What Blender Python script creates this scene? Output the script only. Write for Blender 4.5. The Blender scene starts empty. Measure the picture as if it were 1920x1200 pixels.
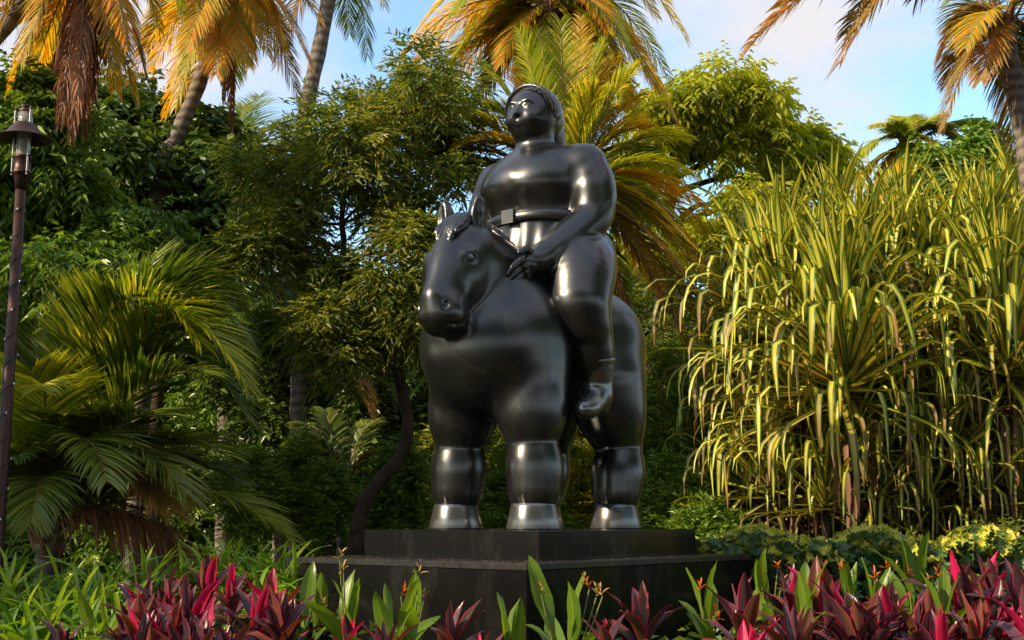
import bpy, math, random
import numpy as np
from mathutils import Vector, Matrix
R = math.radians
rng = np.random.default_rng(7)
random.seed(7)
scene = bpy.context.scene
col = scene.collection

# ------------------------------------------------------------------ camera
FPX = 2330.0; PITCH = R(9.097); EYE = 1.6
cam_d = bpy.data.cameras.new('camera'); cam = bpy.data.objects.new('camera', cam_d); col.objects.link(cam)
cam.location = (0, 0, EYE); cam.rotation_euler = (R(90) + PITCH, 0, 0)
cam_d.sensor_width = 36; cam_d.lens = FPX / 1920 * 36; cam_d.clip_end = 2000
cam_d.dof.use_dof = True; cam_d.dof.focus_distance = 9.6; cam_d.dof.aperture_fstop = 10
scene.camera = cam
scene.render.resolution_x = 1024; scene.render.resolution_y = 640

# ------------------------------------------------------------------ sky and sun
SUN_AZ = R(-116)      # direction to the sun, measured from +Y clockwise (front left, behind the camera)
SUN_EL = R(31)
sun_dir = Vector((math.sin(SUN_AZ) * math.cos(SUN_EL), math.cos(SUN_AZ) * math.cos(SUN_EL), math.sin(SUN_EL)))
sl = bpy.data.lights.new('sun', 'SUN'); so = bpy.data.objects.new('sun', sl); col.objects.link(so)
sl.energy = 5.0; sl.angle = R(0.55); sl.color = (1.0, 0.80, 0.52)
so.rotation_euler = sun_dir.to_track_quat('Z', 'Y').to_euler(); so.location = (-6, -6, 12)
world = bpy.data.worlds.new('World'); scene.world = world; world.use_nodes = True
nt = world.node_tree; N = nt.nodes; L = nt.links
bg = N['Background']
sky = N.new('ShaderNodeTexSky'); sky.sky_type = 'NISHITA'; sky.sun_disc = False
sky.sun_elevation = SUN_EL; sky.sun_rotation = SUN_AZ; sky.air_density = 1.0; sky.dust_density = 0.6; sky.ozone_density = 1.5
tc = N.new('ShaderNodeTexCoord'); mp = N.new('ShaderNodeMapping'); mp.inputs['Scale'].default_value = (1.0, 1.0, 2.0)
mp.inputs['Location'].default_value = (3.3, 0.8, 2.1)
nz = N.new('ShaderNodeTexNoise'); nz.inputs['Scale'].default_value = 2.9; nz.inputs['Detail'].default_value = 9; nz.inputs['Roughness'].default_value = 0.55
cr = N.new('ShaderNodeValToRGB'); cr.color_ramp.elements[0].position = 0.41; cr.color_ramp.elements[1].position = 0.585
cr.color_ramp.elements[0].color = (0.06, 0.06, 0.06, 1); cr.color_ramp.elements[1].color = (1, 1, 1, 1)
mx = N.new('ShaderNodeMixRGB'); mx.inputs['Color2'].default_value = (6.9, 6.7, 6.95, 1)
gm = N.new('ShaderNodeMixRGB'); gm.blend_type = 'MULTIPLY'; gm.inputs['Fac'].default_value = 1; gm.inputs['Color2'].default_value = (2.2, 2.6, 2.6, 1)
L.new(tc.outputs['Generated'], mp.inputs['Vector']); L.new(mp.outputs['Vector'], nz.inputs['Vector'])
L.new(nz.outputs['Fac'], cr.inputs['Fac']); L.new(cr.outputs['Color'], mx.inputs['Fac'])
L.new(sky.outputs['Color'], gm.inputs['Color1']); L.new(gm.outputs['Color'], mx.inputs['Color1'])
L.new(mx.outputs['Color'], bg.inputs['Color']); bg.inputs['Strength'].default_value = 0.08
scene.view_settings.view_transform = 'Standard'; scene.view_settings.look = 'None'
scene.view_settings.exposure = 0.70; scene.view_settings.gamma = 1.0; scene.view_settings.use_curve_mapping = False
scene.cycles.max_bounces = 8; scene.cycles.transmission_bounces = 4; scene.cycles.diffuse_bounces = 3; scene.cycles.glossy_bounces = 3
scene.cycles.use_denoising = True

# ------------------------------------------------------------------ helpers
cp, sp_ = math.cos(PITCH), math.sin(PITCH)
def at(px, py, Y):
    X = (px - 960) / FPX; U = (600 - py) / FPX
    d = np.array([X, cp - U * sp_, sp_ + U * cp])
    return d * (Y / d[1]) + np.array([0, 0, EYE])

def tag(o, label=None, cat=None, group=None, kind=None):
    if label: o['label'] = label
    if cat: o['category'] = cat
    if group: o['group'] = group
    if kind: o['kind'] = kind
    return o
def link(name, me, parent=None, loc=None, rot=None):
    o = bpy.data.objects.new(name, me); col.objects.link(o)
    if parent is not None: o.parent = parent
    if loc is not None: o.location = loc
    if rot is not None: o.rotation_euler = rot
    return o
def empty(name, loc, rz=0.0):
    o = bpy.data.objects.new(name, None); o.empty_display_size = 0.2; col.objects.link(o)
    o.location = tuple(loc); o.rotation_euler = (0, 0, rz); return o

def np_mesh(name, V, F, mats=(), uv=None, tint=None, matidx=None, smooth=True):
    """V (n,3); F list of (m,k) int arrays"""
    me = bpy.data.meshes.new(name)
    V = np.asarray(V, dtype=np.float32)
    if not isinstance(F, (list, tuple)): F = [F]
    F = [np.asarray(f, dtype=np.int32) for f in F if len(f)]
    me.vertices.add(len(V)); me.vertices.foreach_set('co', V.ravel())
    loops = np.concatenate([f.ravel() for f in F])
    counts = np.concatenate([np.full(len(f), f.shape[1], dtype=np.int32) for f in F])
    starts = np.concatenate([[0], np.cumsum(counts)[:-1]]).astype(np.int32)
    me.loops.add(len(loops)); me.loops.foreach_set('vertex_index', loops)
    me.polygons.add(len(counts)); me.polygons.foreach_set('loop_start', starts); me.polygons.foreach_set('loop_total', counts)
    me.polygons.foreach_set('use_smooth', np.full(len(counts), bool(smooth)))
    for m in mats: me.materials.append(m)
    if matidx is not None: me.polygons.foreach_set('material_index', np.asarray(matidx, dtype=np.int32))
    if uv is not None:
        l = me.uv_layers.new(name='UVMap'); l.data.foreach_set('uv', np.asarray(uv, dtype=np.float32)[loops].ravel())
    if tint is not None:
        a = me.attributes.new('tint', 'FLOAT', 'POINT'); a.data.foreach_set('value', np.asarray(tint, dtype=np.float32))
    me.update(calc_edges=True)
    return me

class Geo:
    def __init__(s): s.V = []; s.F3 = []; s.F4 = []; s.M3 = []; s.M4 = []; s.T = []; s.U = []; s.n = 0
    def add(s, V, F, mat=0, tint=0.5, uv=None):
        V = np.asarray(V, float).reshape(-1, 3); F = np.asarray(F, int)
        s.V.append(V)
        s.T.append(np.broadcast_to(np.asarray(tint, float), (len(V),)) if np.ndim(tint) == 0 else np.asarray(tint, float))
        s.U.append(np.zeros((len(V), 2)) if uv is None else np.asarray(uv, float))
        if F.shape[1] == 3: s.F3.append(F + s.n); s.M3.append(np.full(len(F), mat))
        else: s.F4.append(F + s.n); s.M4.append(np.full(len(F), mat))
        s.n += len(V)
    def box(s, c, size, mat=0, rz=0.0):
        sx, sy, sz = [q / 2 for q in size]
        V = np.array([(x, y, z) for x in (-sx, sx) for y in (-sy, sy) for z in (-sz, sz)])
        if rz: c_, s_ = math.cos(rz), math.sin(rz); V = V @ np.array([[c_, s_, 0], [-s_, c_, 0], [0, 0, 1]])
        s.add(V + np.array(c), [(0, 1, 3, 2), (4, 6, 7, 5), (0, 4, 5, 1), (2, 3, 7, 6), (0, 2, 6, 4), (1, 5, 7, 3)], mat)
    def tube(s, pts, rad, n=7, mat=0, tint=0.5, caps=True):
        pts = np.asarray(pts, float); rad = np.broadcast_to(np.asarray(rad, float), (len(pts),))
        d = np.gradient(pts, axis=0); d /= np.linalg.norm(d, axis=1)[:, None] + 1e-9
        ref = np.array([0, 0, 1.0]) if abs(d[0][2]) < 0.9 else np.array([1.0, 0, 0])
        A = np.cross(d, ref); A /= np.linalg.norm(A, axis=1)[:, None] + 1e-9
        B = np.cross(d, A)
        th = np.arange(n) * 2 * math.pi / n
        V = pts[:, None] + rad[:, None, None] * (np.cos(th)[None, :, None] * A[:, None] + np.sin(th)[None, :, None] * B[:, None])
        k = len(pts); i = np.arange(k - 1)[:, None] * n; j = np.arange(n)[None]; j2 = (j + 1) % n
        F = np.stack([i + j, i + j2, i + n + j2, i + n + j], -1).reshape(-1, 4)
        s.add(V.reshape(-1, 3), F, mat, tint)
        if caps:
            for base, rev in ((0, True), ((k - 1) * n, False)):
                c = pts[0] if base == 0 else pts[-1]
                ring = V.reshape(-1, 3)[base:base + n]
                FF = [(n, (q + 1) % n, q) if rev else (n, q, (q + 1) % n) for q in range(n)]
                s.add(np.vstack([ring, c]), FF, mat, tint)
    def lathe(s, prof, n=24, mat=0, c=(0, 0, 0)):
        prof = np.asarray(prof, float); th = np.arange(n) * 2 * math.pi / n
        V = np.stack([prof[:, 0][:, None] * np.cos(th), prof[:, 0][:, None] * np.sin(th), np.broadcast_to(prof[:, 1][:, None], (len(prof), n))], -1)
        k = len(prof); i = np.arange(k - 1)[:, None] * n; j = np.arange(n)[None]; j2 = (j + 1) % n
        F = np.stack([i + j, i + j2, i + n + j2, i + n + j], -1).reshape(-1, 4)
        s.add(V.reshape(-1, 3) + np.array(c), F, mat)
    def mesh(s, name, mats, smooth=True):
        V = np.vstack(s.V); F = []; M = []
        if s.F3: F.append(np.vstack(s.F3)); M.append(np.concatenate(s.M3))
        if s.F4: F.append(np.vstack(s.F4)); M.append(np.concatenate(s.M4))
        return np_mesh(name, V, F, mats, uv=np.vstack(s.U), tint=np.concatenate(s.T), matidx=np.concatenate(M), smooth=smooth)

# ------------------------------------------------------------------ materials
def new_mat(name):
    m = bpy.data.materials.new(name); m.use_nodes = True
    return m, m.node_tree.nodes, m.node_tree.links, m.node_tree.nodes['Principled BSDF'], m.node_tree.nodes['Material Output']
def ramp(N, stops):
    r = N.new('ShaderNodeValToRGB'); e = r.color_ramp.elements
    while len(e) < len(stops): e.new(0.5)
    for i, (p, c) in enumerate(stops): e[i].position = p; e[i].color = (*c, 1)
    return r
def leaf_mat(name, stops, trans=0.35, rough=0.45, transtint=(1.15, 1.1, 0.5), stripe=None, noise=6.0, spec=0.5, sheet=None):
    """stops: colour ramp over the per-leaf tint; stripe: (edge colour, half width of the middle band, softness) across the blade"""
    m, N, L, b, out = new_mat(name)
    a = N.new('ShaderNodeAttribute'); a.attribute_name = 'tint'
    n = N.new('ShaderNodeTexNoise'); n.inputs['Scale'].default_value = noise; n.inputs['Detail'].default_value = 3
    ad = N.new('ShaderNodeMath'); ad.operation = 'MULTIPLY_ADD'; ad.inputs[1].default_value = 0.5; L.new(n.outputs['Fac'], ad.inputs[0])
    L.new(a.outputs['Fac'], ad.inputs[2])
    su = N.new('ShaderNodeMath'); su.operation = 'SUBTRACT'; su.inputs[1].default_value = 0.25; L.new(ad.outputs[0], su.inputs[0])
    r = ramp(N, stops); L.new(su.outputs[0], r.inputs['Fac']); c = r.outputs['Color']
    if stripe:
        edge, hw, soft = stripe
        uv = N.new('ShaderNodeTexCoord'); sx = N.new('ShaderNodeSeparateXYZ'); L.new(uv.outputs['UV'], sx.inputs[0])
        s1 = N.new('ShaderNodeMath'); s1.operation = 'SUBTRACT'; s1.inputs[1].default_value = 0.5; L.new(sx.outputs['X'], s1.inputs[0])
        s2 = N.new('ShaderNodeMath'); s2.operation = 'ABSOLUTE'; L.new(s1.outputs[0], s2.inputs[0])
        mr = N.new('ShaderNodeMapRange'); mr.inputs['From Min'].default_value = hw; mr.inputs['From Max'].default_value = hw + soft; L.new(s2.outputs[0], mr.inputs['Value'])
        mix = N.new('ShaderNodeMixRGB'); mix.inputs['Color2'].default_value = (*edge, 1)
        L.new(mr.outputs[0], mix.inputs['Fac']); L.new(c, mix.inputs['Color1']); c = mix.outputs['Color']
        # faint veins along the blade
        wv = N.new('ShaderNodeTexWave'); wv.inputs['Scale'].default_value = 9; wv.inputs['Distortion'].default_value = 1.5; L.new(uv.outputs['UV'], wv.inputs['Vector'])
        bp = N.new('ShaderNodeBump'); bp.inputs['Strength'].default_value = 0.12; bp.inputs['Distance'].default_value = 0.004
        L.new(wv.outputs['Fac'], bp.inputs['Height']); L.new(bp.outputs['Normal'], b.inputs['Normal'])
    if sheet:     # dry brown tip: (colour, start along the blade)
        uv2 = N.new('ShaderNodeTexCoord'); sy = N.new('ShaderNodeSeparateXYZ'); L.new(uv2.outputs['UV'], sy.inputs[0])
        m2 = N.new('ShaderNodeMapRange'); m2.inputs['From Min'].default_value = sheet[1]; m2.inputs['From Max'].default_value = sheet[1] + 0.25; L.new(sy.outputs['Y'], m2.inputs['Value'])
        mi = N.new('ShaderNodeMixRGB'); mi.inputs['Color2'].default_value = (*sheet[0], 1); L.new(m2.outputs[0], mi.inputs['Fac']); L.new(c, mi.inputs['Color1']); c = mi.outputs['Color']
    L.new(c, b.inputs['Base Color']); b.inputs['Roughness'].default_value = rough; b.inputs['Specular IOR Level'].default_value = spec
    t = N.new('ShaderNodeBsdfTranslucent'); mt = N.new('ShaderNodeMixRGB'); mt.blend_type = 'MULTIPLY'; mt.inputs['Fac'].default_value = 1
    mt.inputs['Color2'].default_value = (*transtint, 1); L.new(c, mt.inputs['Color1']); L.new(mt.outputs['Color'], t.inputs['Color'])
    ms = N.new('ShaderNodeMixShader'); ms.inputs['Fac'].default_value = trans
    L.new(b.outputs[0], ms.inputs[1]); L.new(t.outputs[0], ms.inputs[2]); L.new(ms.outputs[0], out.inputs['Surface'])
    return m
def rough_mat(name, c1, c2, scale=8, rough=0.8, bump=0.4, dist=0.02, metallic=0.0, spec=0.4, stretch=(1, 1, 1), detail=6):
    m, N, L, b, out = new_mat(name)
    tc = N.new('ShaderNodeTexCoord'); mp = N.new('ShaderNodeMapping'); mp.inputs['Scale'].default_value = stretch; L.new(tc.outputs['Object'], mp.inputs[0])
    n = N.new('ShaderNodeTexNoise'); n.inputs['Scale'].default_value = scale; n.inputs['Detail'].default_value = detail; n.inputs['Roughness'].default_value = 0.65
    L.new(mp.outputs[0], n.inputs['Vector'])
    r = ramp(N, [(0.3, c1), (0.7, c2)]); L.new(n.outputs['Fac'], r.inputs['Fac']); L.new(r.outputs['Color'], b.inputs['Base Color'])
    bp = N.new('ShaderNodeBump'); bp.inputs['Strength'].default_value = bump; bp.inputs['Distance'].default_value = dist
    L.new(n.outputs['Fac'], bp.inputs['Height']); L.new(bp.outputs['Normal'], b.inputs['Normal'])
    b.inputs['Roughness'].default_value = rough; b.inputs['Metallic'].default_value = metallic; b.inputs['Specular IOR Level'].default_value = spec
    return m
def trunk_mat(name, c1, c2, rings=0.0):
    m, N, L, b, out = new_mat(name)
    tc = N.new('ShaderNodeTexCoord')
    n = N.new('ShaderNodeTexNoise'); n.inputs['Scale'].default_value = 9; n.inputs['Detail'].default_value = 8; n.inputs['Roughness'].default_value = 0.7
    L.new(tc.outputs['Object'], n.inputs['Vector'])
    h = n.outputs['Fac']
    if rings:
        w = N.new('ShaderNodeTexWave'); w.bands_direction = 'Z'; w.inputs['Scale'].default_value = rings; w.inputs['Distortion'].default_value = 4; w.inputs['Detail'].default_value = 3
        L.new(tc.outputs['Object'], w.inputs['Vector'])
        mm = N.new('ShaderNodeMath'); mm.operation = 'MULTIPLY_ADD'; mm.inputs[1].default_value = 0.35; L.new(w.outputs['Fac'], mm.inputs[0]); L.new(h, mm.inputs[2]); h = mm.outputs[0]
    r = ramp(N, [(0.35, c1), (0.85, c2)]); L.new(h, r.inputs['Fac']); L.new(r.outputs['Color'], b.inputs['Base Color'])
    bp = N.new('ShaderNodeBump'); bp.inputs['Strength'].default_value = 0.7; bp.inputs['Distance'].default_value = 0.03
    L.new(h, bp.inputs['Height']); L.new(bp.outputs['Normal'], b.inputs['Normal']); b.inputs['Roughness'].default_value = 0.85
    b.inputs['Specular IOR Level'].default_value = 0.25
    return m

def bronze_mat(name, rough=0.26, base=(0.004, 0.004, 0.0045)):
    m, N, L, b, out = new_mat(name)
    tc = N.new('ShaderNodeTexCoord')
    n = N.new('ShaderNodeTexNoise'); n.inputs['Scale'].default_value = 3.5; n.inputs['Detail'].default_value = 5; L.new(tc.outputs['Object'], n.inputs['Vector'])
    f = N.new('ShaderNodeTexNoise'); f.inputs['Scale'].default_value = 110; f.inputs['Detail'].default_value = 3; L.new(tc.outputs['Object'], f.inputs['Vector'])
    v = N.new('ShaderNodeTexVoronoi'); v.inputs['Scale'].default_value = 32; L.new(tc.outputs['Object'], v.inputs['Vector'])
    # scattered dried drops and specks
    dr = ramp(N, [(0.05, (1, 1, 1)), (0.11, (0, 0, 0))]); L.new(v.outputs['Distance'], dr.inputs['Fac'])
    gate = ramp(N, [(0.52, (0, 0, 0)), (0.60, (1, 1, 1))]); n2 = N.new('ShaderNodeTexNoise'); n2.inputs['Scale'].default_value = 6; L.new(tc.outputs['Object'], n2.inputs['Vector']); L.new(n2.outputs['Fac'], gate.inputs['Fac'])
    mu = N.new('ShaderNodeMath'); mu.operation = 'MULTIPLY'; L.new(dr.outputs['Color'], mu.inputs[0]); L.new(gate.outputs['Color'], mu.inputs[1])
    r = ramp(N, [(0.35, base), (0.7, tuple(q * 1.7 for q in base))]); L.new(n.outputs['Fac'], r.inputs['Fac'])
    mi = N.new('ShaderNodeMixRGB'); mi.inputs['Color2'].default_value = (0.09, 0.085, 0.08, 1); L.new(mu.outputs[0], mi.inputs['Fac']); L.new(r.outputs['Color'], mi.inputs['Color1'])
    L.new(mi.outputs['Color'], b.inputs['Base Color'])
    rr = N.new('ShaderNodeMapRange'); rr.inputs['To Min'].default_value = rough - 0.05; rr.inputs['To Max'].default_value = rough + 0.1; L.new(n.outputs['Fac'], rr.inputs['Value']); L.new(rr.outputs[0], b.inputs['Roughness'])
    bp = N.new('ShaderNodeBump'); bp.inputs['Strength'].default_value = 0.10; bp.inputs['Distance'].default_value = 0.004; L.new(f.outputs['Fac'], bp.inputs['Height'])
    b2 = N.new('ShaderNodeBump'); b2.inputs['Strength'].default_value = 0.35; b2.inputs['Distance'].default_value = 0.004; L.new(mu.outputs[0], b2.inputs['Height']); L.new(bp.outputs['Normal'], b2.inputs['Normal'])
    L.new(b2.outputs['Normal'], b.inputs['Normal'])
    b.inputs['Metallic'].default_value = 0.0; b.inputs['IOR'].default_value = 1.78; b.inputs['Specular IOR Level'].default_value = 0.5
    return m

BRONZE = bronze_mat('black_bronze'); HOOFM = bronze_mat('polished_bronze', 0.24, (0.02, 0.02, 0.022)); HOOFM.node_tree.nodes['Principled BSDF'].inputs['IOR'].default_value = 2.3
GRANITE = rough_mat('black_granite', (0.002, 0.002, 0.0022), (0.008, 0.008, 0.008), 160, 0.15, 0.03, 0.002, 0, 0.16)
def stain(m, colr, amt):
    N, L = m.node_tree.nodes, m.node_tree.links; b = N['Principled BSDF']; src = b.inputs['Base Color'].links[0].from_socket
    tc = N.new('ShaderNodeTexCoord'); mp = N.new('ShaderNodeMapping'); mp.inputs['Scale'].default_value = (1, 1, 0.35); L.new(tc.outputs['Object'], mp.inputs[0])
    n = N.new('ShaderNodeTexNoise'); n.inputs['Scale'].default_value = 3.2; n.inputs['Detail'].default_value = 7; n.inputs['Roughness'].default_value = 0.6; n.inputs['Distortion'].default_value = 1.2; L.new(mp.outputs[0], n.inputs['Vector'])
    r = ramp(N, [(0.52, (0, 0, 0)), (0.75, (amt, amt, amt))]); L.new(n.outputs['Fac'], r.inputs['Fac'])
    v = N.new('ShaderNodeTexVoronoi'); v.inputs['Scale'].default_value = 16; L.new(tc.outputs['Object'], v.inputs['Vector']); r2 = ramp(N, [(0.03, (.8, .8, .8)), (0.06, (0, 0, 0))]); L.new(v.outputs['Distance'], r2.inputs['Fac'])
    mm = N.new('ShaderNodeMath'); mm.operation = 'MAXIMUM'; L.new(r.outputs['Color'], mm.inputs[0]); L.new(r2.outputs['Color'], mm.inputs[1])
    mx = N.new('ShaderNodeMixRGB'); mx.inputs['Color2'].default_value = (*colr, 1); L.new(mm.outputs[0], mx.inputs['Fac']); L.new(src, mx.inputs['Color1']); L.new(mx.outputs['Color'], b.inputs['Base Color'])
    rr = N.new('ShaderNodeMapRange'); rr.inputs['To Min'].default_value = b.inputs['Roughness'].default_value; rr.inputs['To Max'].default_value = 0.5; L.new(mm.outputs[0], rr.inputs['Value']); L.new(rr.outputs[0], b.inputs['Roughness'])
stain(GRANITE, (0.040, 0.038, 0.034), 0.30)
GRANITE_TOP = rough_mat('wet_granite_top', (0.008, 0.008, 0.009), (0.035, 0.032, 0.03), 14, 0.2, 0.1, 0.003, 0, 0.4)
DEBRIS = rough_mat('dry_debris', (0.10, 0.045, 0.025), (0.28, 0.18, 0.11), 20, 0.9)
GROUND = rough_mat('mulch', (0.012, 0.010, 0.007), (0.05, 0.038, 0.025), 5, 0.95, 0.8, 0.05)
LAMPM = rough_mat('brown_lamp_metal', (0.035, 0.016, 0.012), (0.075, 0.035, 0.026), 12, 0.42, 0.1, 0.003, 0.5)
STEEL = rough_mat('bare_steel', (0.35, 0.33, 0.32), (0.6, 0.58, 0.55), 20, 0.3, 0.05, 0.002, 0.9)
WIREM = rough_mat('dark_wire', (0.01, 0.012, 0.012), (0.03, 0.03, 0.03), 20, 0.5)
m, N_, L_, b_, o_ = new_mat('ribbed_glass'); b_.inputs['Transmission Weight'].default_value = 0.85; b_.inputs['Roughness'].default_value = 0.18; b_.inputs['Base Color'].default_value = (0.93, 0.9, 0.86, 1); GLASS = m
m, N_, L_, b_, o_ = new_mat('clear_bulb'); b_.inputs['Roughness'].default_value = 0.1; b_.inputs['Base Color'].default_value = (0.8, 0.85, 0.9, 1); BULB = m
BARK = trunk_mat('dark_bark', (0.02, 0.013, 0.009), (0.11, 0.075, 0.05))
BARK2 = trunk_mat('grey_brown_bark', (0.035, 0.022, 0.015), (0.17, 0.12, 0.085))
PTRUNK = trunk_mat('palm_trunk_bark', (0.045, 0.035, 0.03), (0.20, 0.165, 0.14), 2.2)
STEM = leaf_mat('green_stem', [(0.2, (0.10, 0.13, 0.03)), (0.8, (0.2, 0.22, 0.06))], 0.1)
CSTEM = trunk_mat('cordyline_stem', (0.05, 0.03, 0.025), (0.14, 0.09, 0.07))
RACH = leaf_mat('frond_stalk', [(0.2, (0.16, 0.15, 0.03)), (0.8, (0.30, 0.22, 0.06))], 0.05)
RACHD = leaf_mat('dry_frond_stalk', [(0.2, (0.14, 0.07, 0.03)), (0.8, (0.28, 0.15, 0.07))], 0.05)
P_GOLD = leaf_mat('golden_palm_leaf', [(0.1, (0.16, 0.20, 0.018)), (0.4, (0.42, 0.38, 0.03)), (0.7, (0.66, 0.46, 0.03)), (1.0, (0.66, 0.30, 0.03))], 0.6, 0.4, (1.4, 1.1, 0.35))
P_LIME = leaf_mat('yellow_green_palm_leaf', [(0.1, (0.10, 0.19, 0.012)), (0.5, (0.30, 0.38, 0.025)), (1.0, (0.58, 0.50, 0.035))], 0.58, 0.38, (1.4, 1.2, 0.4))
P_DEEP = leaf_mat('deep_green_palm_leaf', [(0.1, (0.04, 0.09, 0.012)), (0.5, (0.10, 0.165, 0.02)), (1.0, (0.26, 0.28, 0.04))], 0.4, 0.36, (1.3, 1.2, 0.4))
P_DRY = leaf_mat('dry_palm_leaf', [(0.1, (0.10, 0.045, 0.02)), (0.5, (0.24, 0.11, 0.05)), (1.0, (0.42, 0.20, 0.09))], 0.3, 0.6, (1.2, 0.9, 0.6))
P_RUST = leaf_mat('rusty_palm_leaf', [(0.1, (0.12, 0.12, 0.02)), (0.5, (0.28, 0.20, 0.035)), (1.0, (0.42, 0.20, 0.05))], 0.42, 0.45, (1.2, 0.95, 0.5))
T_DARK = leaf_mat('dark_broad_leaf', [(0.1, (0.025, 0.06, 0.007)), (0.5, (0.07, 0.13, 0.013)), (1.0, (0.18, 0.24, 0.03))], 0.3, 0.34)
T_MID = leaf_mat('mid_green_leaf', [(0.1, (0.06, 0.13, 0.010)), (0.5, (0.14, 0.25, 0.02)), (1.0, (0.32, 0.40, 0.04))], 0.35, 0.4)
T_OLIVE = leaf_mat('olive_leaf', [(0.1, (0.06, 0.105, 0.012)), (0.5, (0.155, 0.205, 0.022)), (1.0, (0.38, 0.33, 0.04))], 0.5, 0.45)
T_LIME = leaf_mat('bright_lime_leaf', [(0.1, (0.16, 0.22, 0.012)), (0.5, (0.38, 0.42, 0.02)), (1.0, (0.62, 0.56, 0.03))], 0.6, 0.42, (1.3, 1.2, 0.35))
T_YEL = leaf_mat('yellow_variegated_leaf', [(0.1, (0.22, 0.28, 0.03)), (0.45, (0.55, 0.52, 0.06)), (1.0, (0.75, 0.66, 0.12))], 0.3, 0.4)
T_BLUE = leaf_mat('bluish_hedge_leaf', [(0.1, (0.05, 0.10, 0.035)), (0.5, (0.10, 0.19, 0.07)), (1.0, (0.2, 0.29, 0.10))], 0.3, 0.34)
PAND = leaf_mat('striped_pandanus_leaf', [(0.1, (0.42, 0.43, 0.05)), (0.5, (0.62, 0.56, 0.07)), (0.9, (0.74, 0.62, 0.09))], 0.3, 0.38, (1.2, 1.05, 0.4), stripe=((0.08, 0.16, 0.02), 0.24, 0.06))
PANDT = leaf_mat('striped_pandanus_leaf_brown_tip', [(0.1, (0.24, 0.22, 0.045)), (0.5, (0.40, 0.34, 0.06)), (0.9, (0.50, 0.38, 0.07))], 0.3, 0.42, (1.2, 1.0, 0.4), stripe=((0.06, 0.09, 0.018), 0.24, 0.06), sheet=((0.30, 0.15, 0.05), 0.75))
PANDD = leaf_mat('dead_pandanus_leaf', [(0.1, (0.07, 0.035, 0.02)), (0.5, (0.17, 0.085, 0.05)), (1.0, (0.30, 0.17, 0.10))], 0.2, 0.7)
C_DARK = leaf_mat('maroon_cordyline_leaf', [(0.1, (0.030, 0.012, 0.017)), (0.5, (0.062, 0.026, 0.036)), (1.0, (0.13, 0.055, 0.075))], 0.14, 0.24, (1.3, 0.85, 0.7), stripe=((0.48, 0.012, 0.065), 0.43, 0.04), noise=14, spec=0.65)
C_OLIVE = leaf_mat('olive_maroon_cordyline_leaf', sheet=((0.16, 0.09, 0.04), 0.86), stops= [(0.1, (0.055, 0.03, 0.016)), (0.5, (0.11, 0.045, 0.025)), (1.0, (0.2, 0.06, 0.04))], trans=0.3, rough=0.35, transtint=(1.6, 0.8, 0.5), stripe=((0.45, 0.015, 0.07), 0.43, 0.05), noise=14)
C_PINK = leaf_mat('hot_pink_cordyline_leaf', [(0.1, (0.16, 0.012, 0.035)), (0.5, (0.50, 0.012, 0.08)), (1.0, (0.68, 0.02, 0.13))], 0.4, 0.33, (1.3, 0.8, 0.8), stripe=((0.70, 0.02, 0.12), 0.36, 0.08), noise=10)
LILY = leaf_mat('strap_lily_leaf', sheet=((0.28, 0.17, 0.05), 0.93), stops= [(0.1, (0.06, 0.15, 0.012)), (0.5, (0.15, 0.29, 0.022)), (1.0, (0.32, 0.42, 0.05))], trans=0.42, rough=0.33, transtint=(1.25, 1.15, 0.35))
HELI = leaf_mat('heliconia_leaf', [(0.1, (0.06, 0.13, 0.015)), (0.5, (0.14, 0.24, 0.025)), (1.0, (0.28, 0.34, 0.04))], 0.45, 0.3, (1.25, 1.15, 0.35), stripe=((0.12, 0.21, 0.02), 0.03, 0.02))
FLOW = leaf_mat('orange_bract', [(0.1, (0.42, 0.09, 0.01)), (0.5, (0.75, 0.17, 0.015)), (1.0, (0.85, 0.36, 0.03))], 0.3, 0.4, (1.1, 0.9, 0.6))
FLOWD = leaf_mat('faded_bract', [(0.1, (0.22, 0.09, 0.03)), (0.5, (0.40, 0.20, 0.07)), (1.0, (0.5, 0.4, 0.12))], 0.2, 0.6)

# ------------------------------------------------------------------ ground
def ground():
    n = 90
    xs = np.concatenate([np.linspace(-400, -40, 12), np.linspace(-38, 38, n), np.linspace(40, 400, 12)])
    ys = np.concatenate([np.linspace(-200, -12, 8), np.linspace(-10, 45, n), np.linspace(50, 700, 14)])
    X, Y = np.meshgrid(xs, ys, indexing='ij')
    Z = 0.05 * np.sin(X * 0.7 + 1.3) * np.sin(Y * 0.55) + 0.03 * np.sin(X * 2.1) * np.cos(Y * 1.7)
    Z *= np.clip((np.hypot(X, Y - 10) - 2.6) / 2, 0, 1)
    V = np.stack([X, Y, Z], -1).reshape(-1, 3); m_, k = X.shape
    i = np.arange(m_ - 1)[:, None] * k; j = np.arange(k - 1)[None]
    F = np.stack([i + j, i + k + j, i + k + j + 1, i + j + 1], -1).reshape(-1, 4)
    tag(link('ground', np_mesh('ground', V, F, [GROUND])), kind='structure')
ground()

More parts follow.
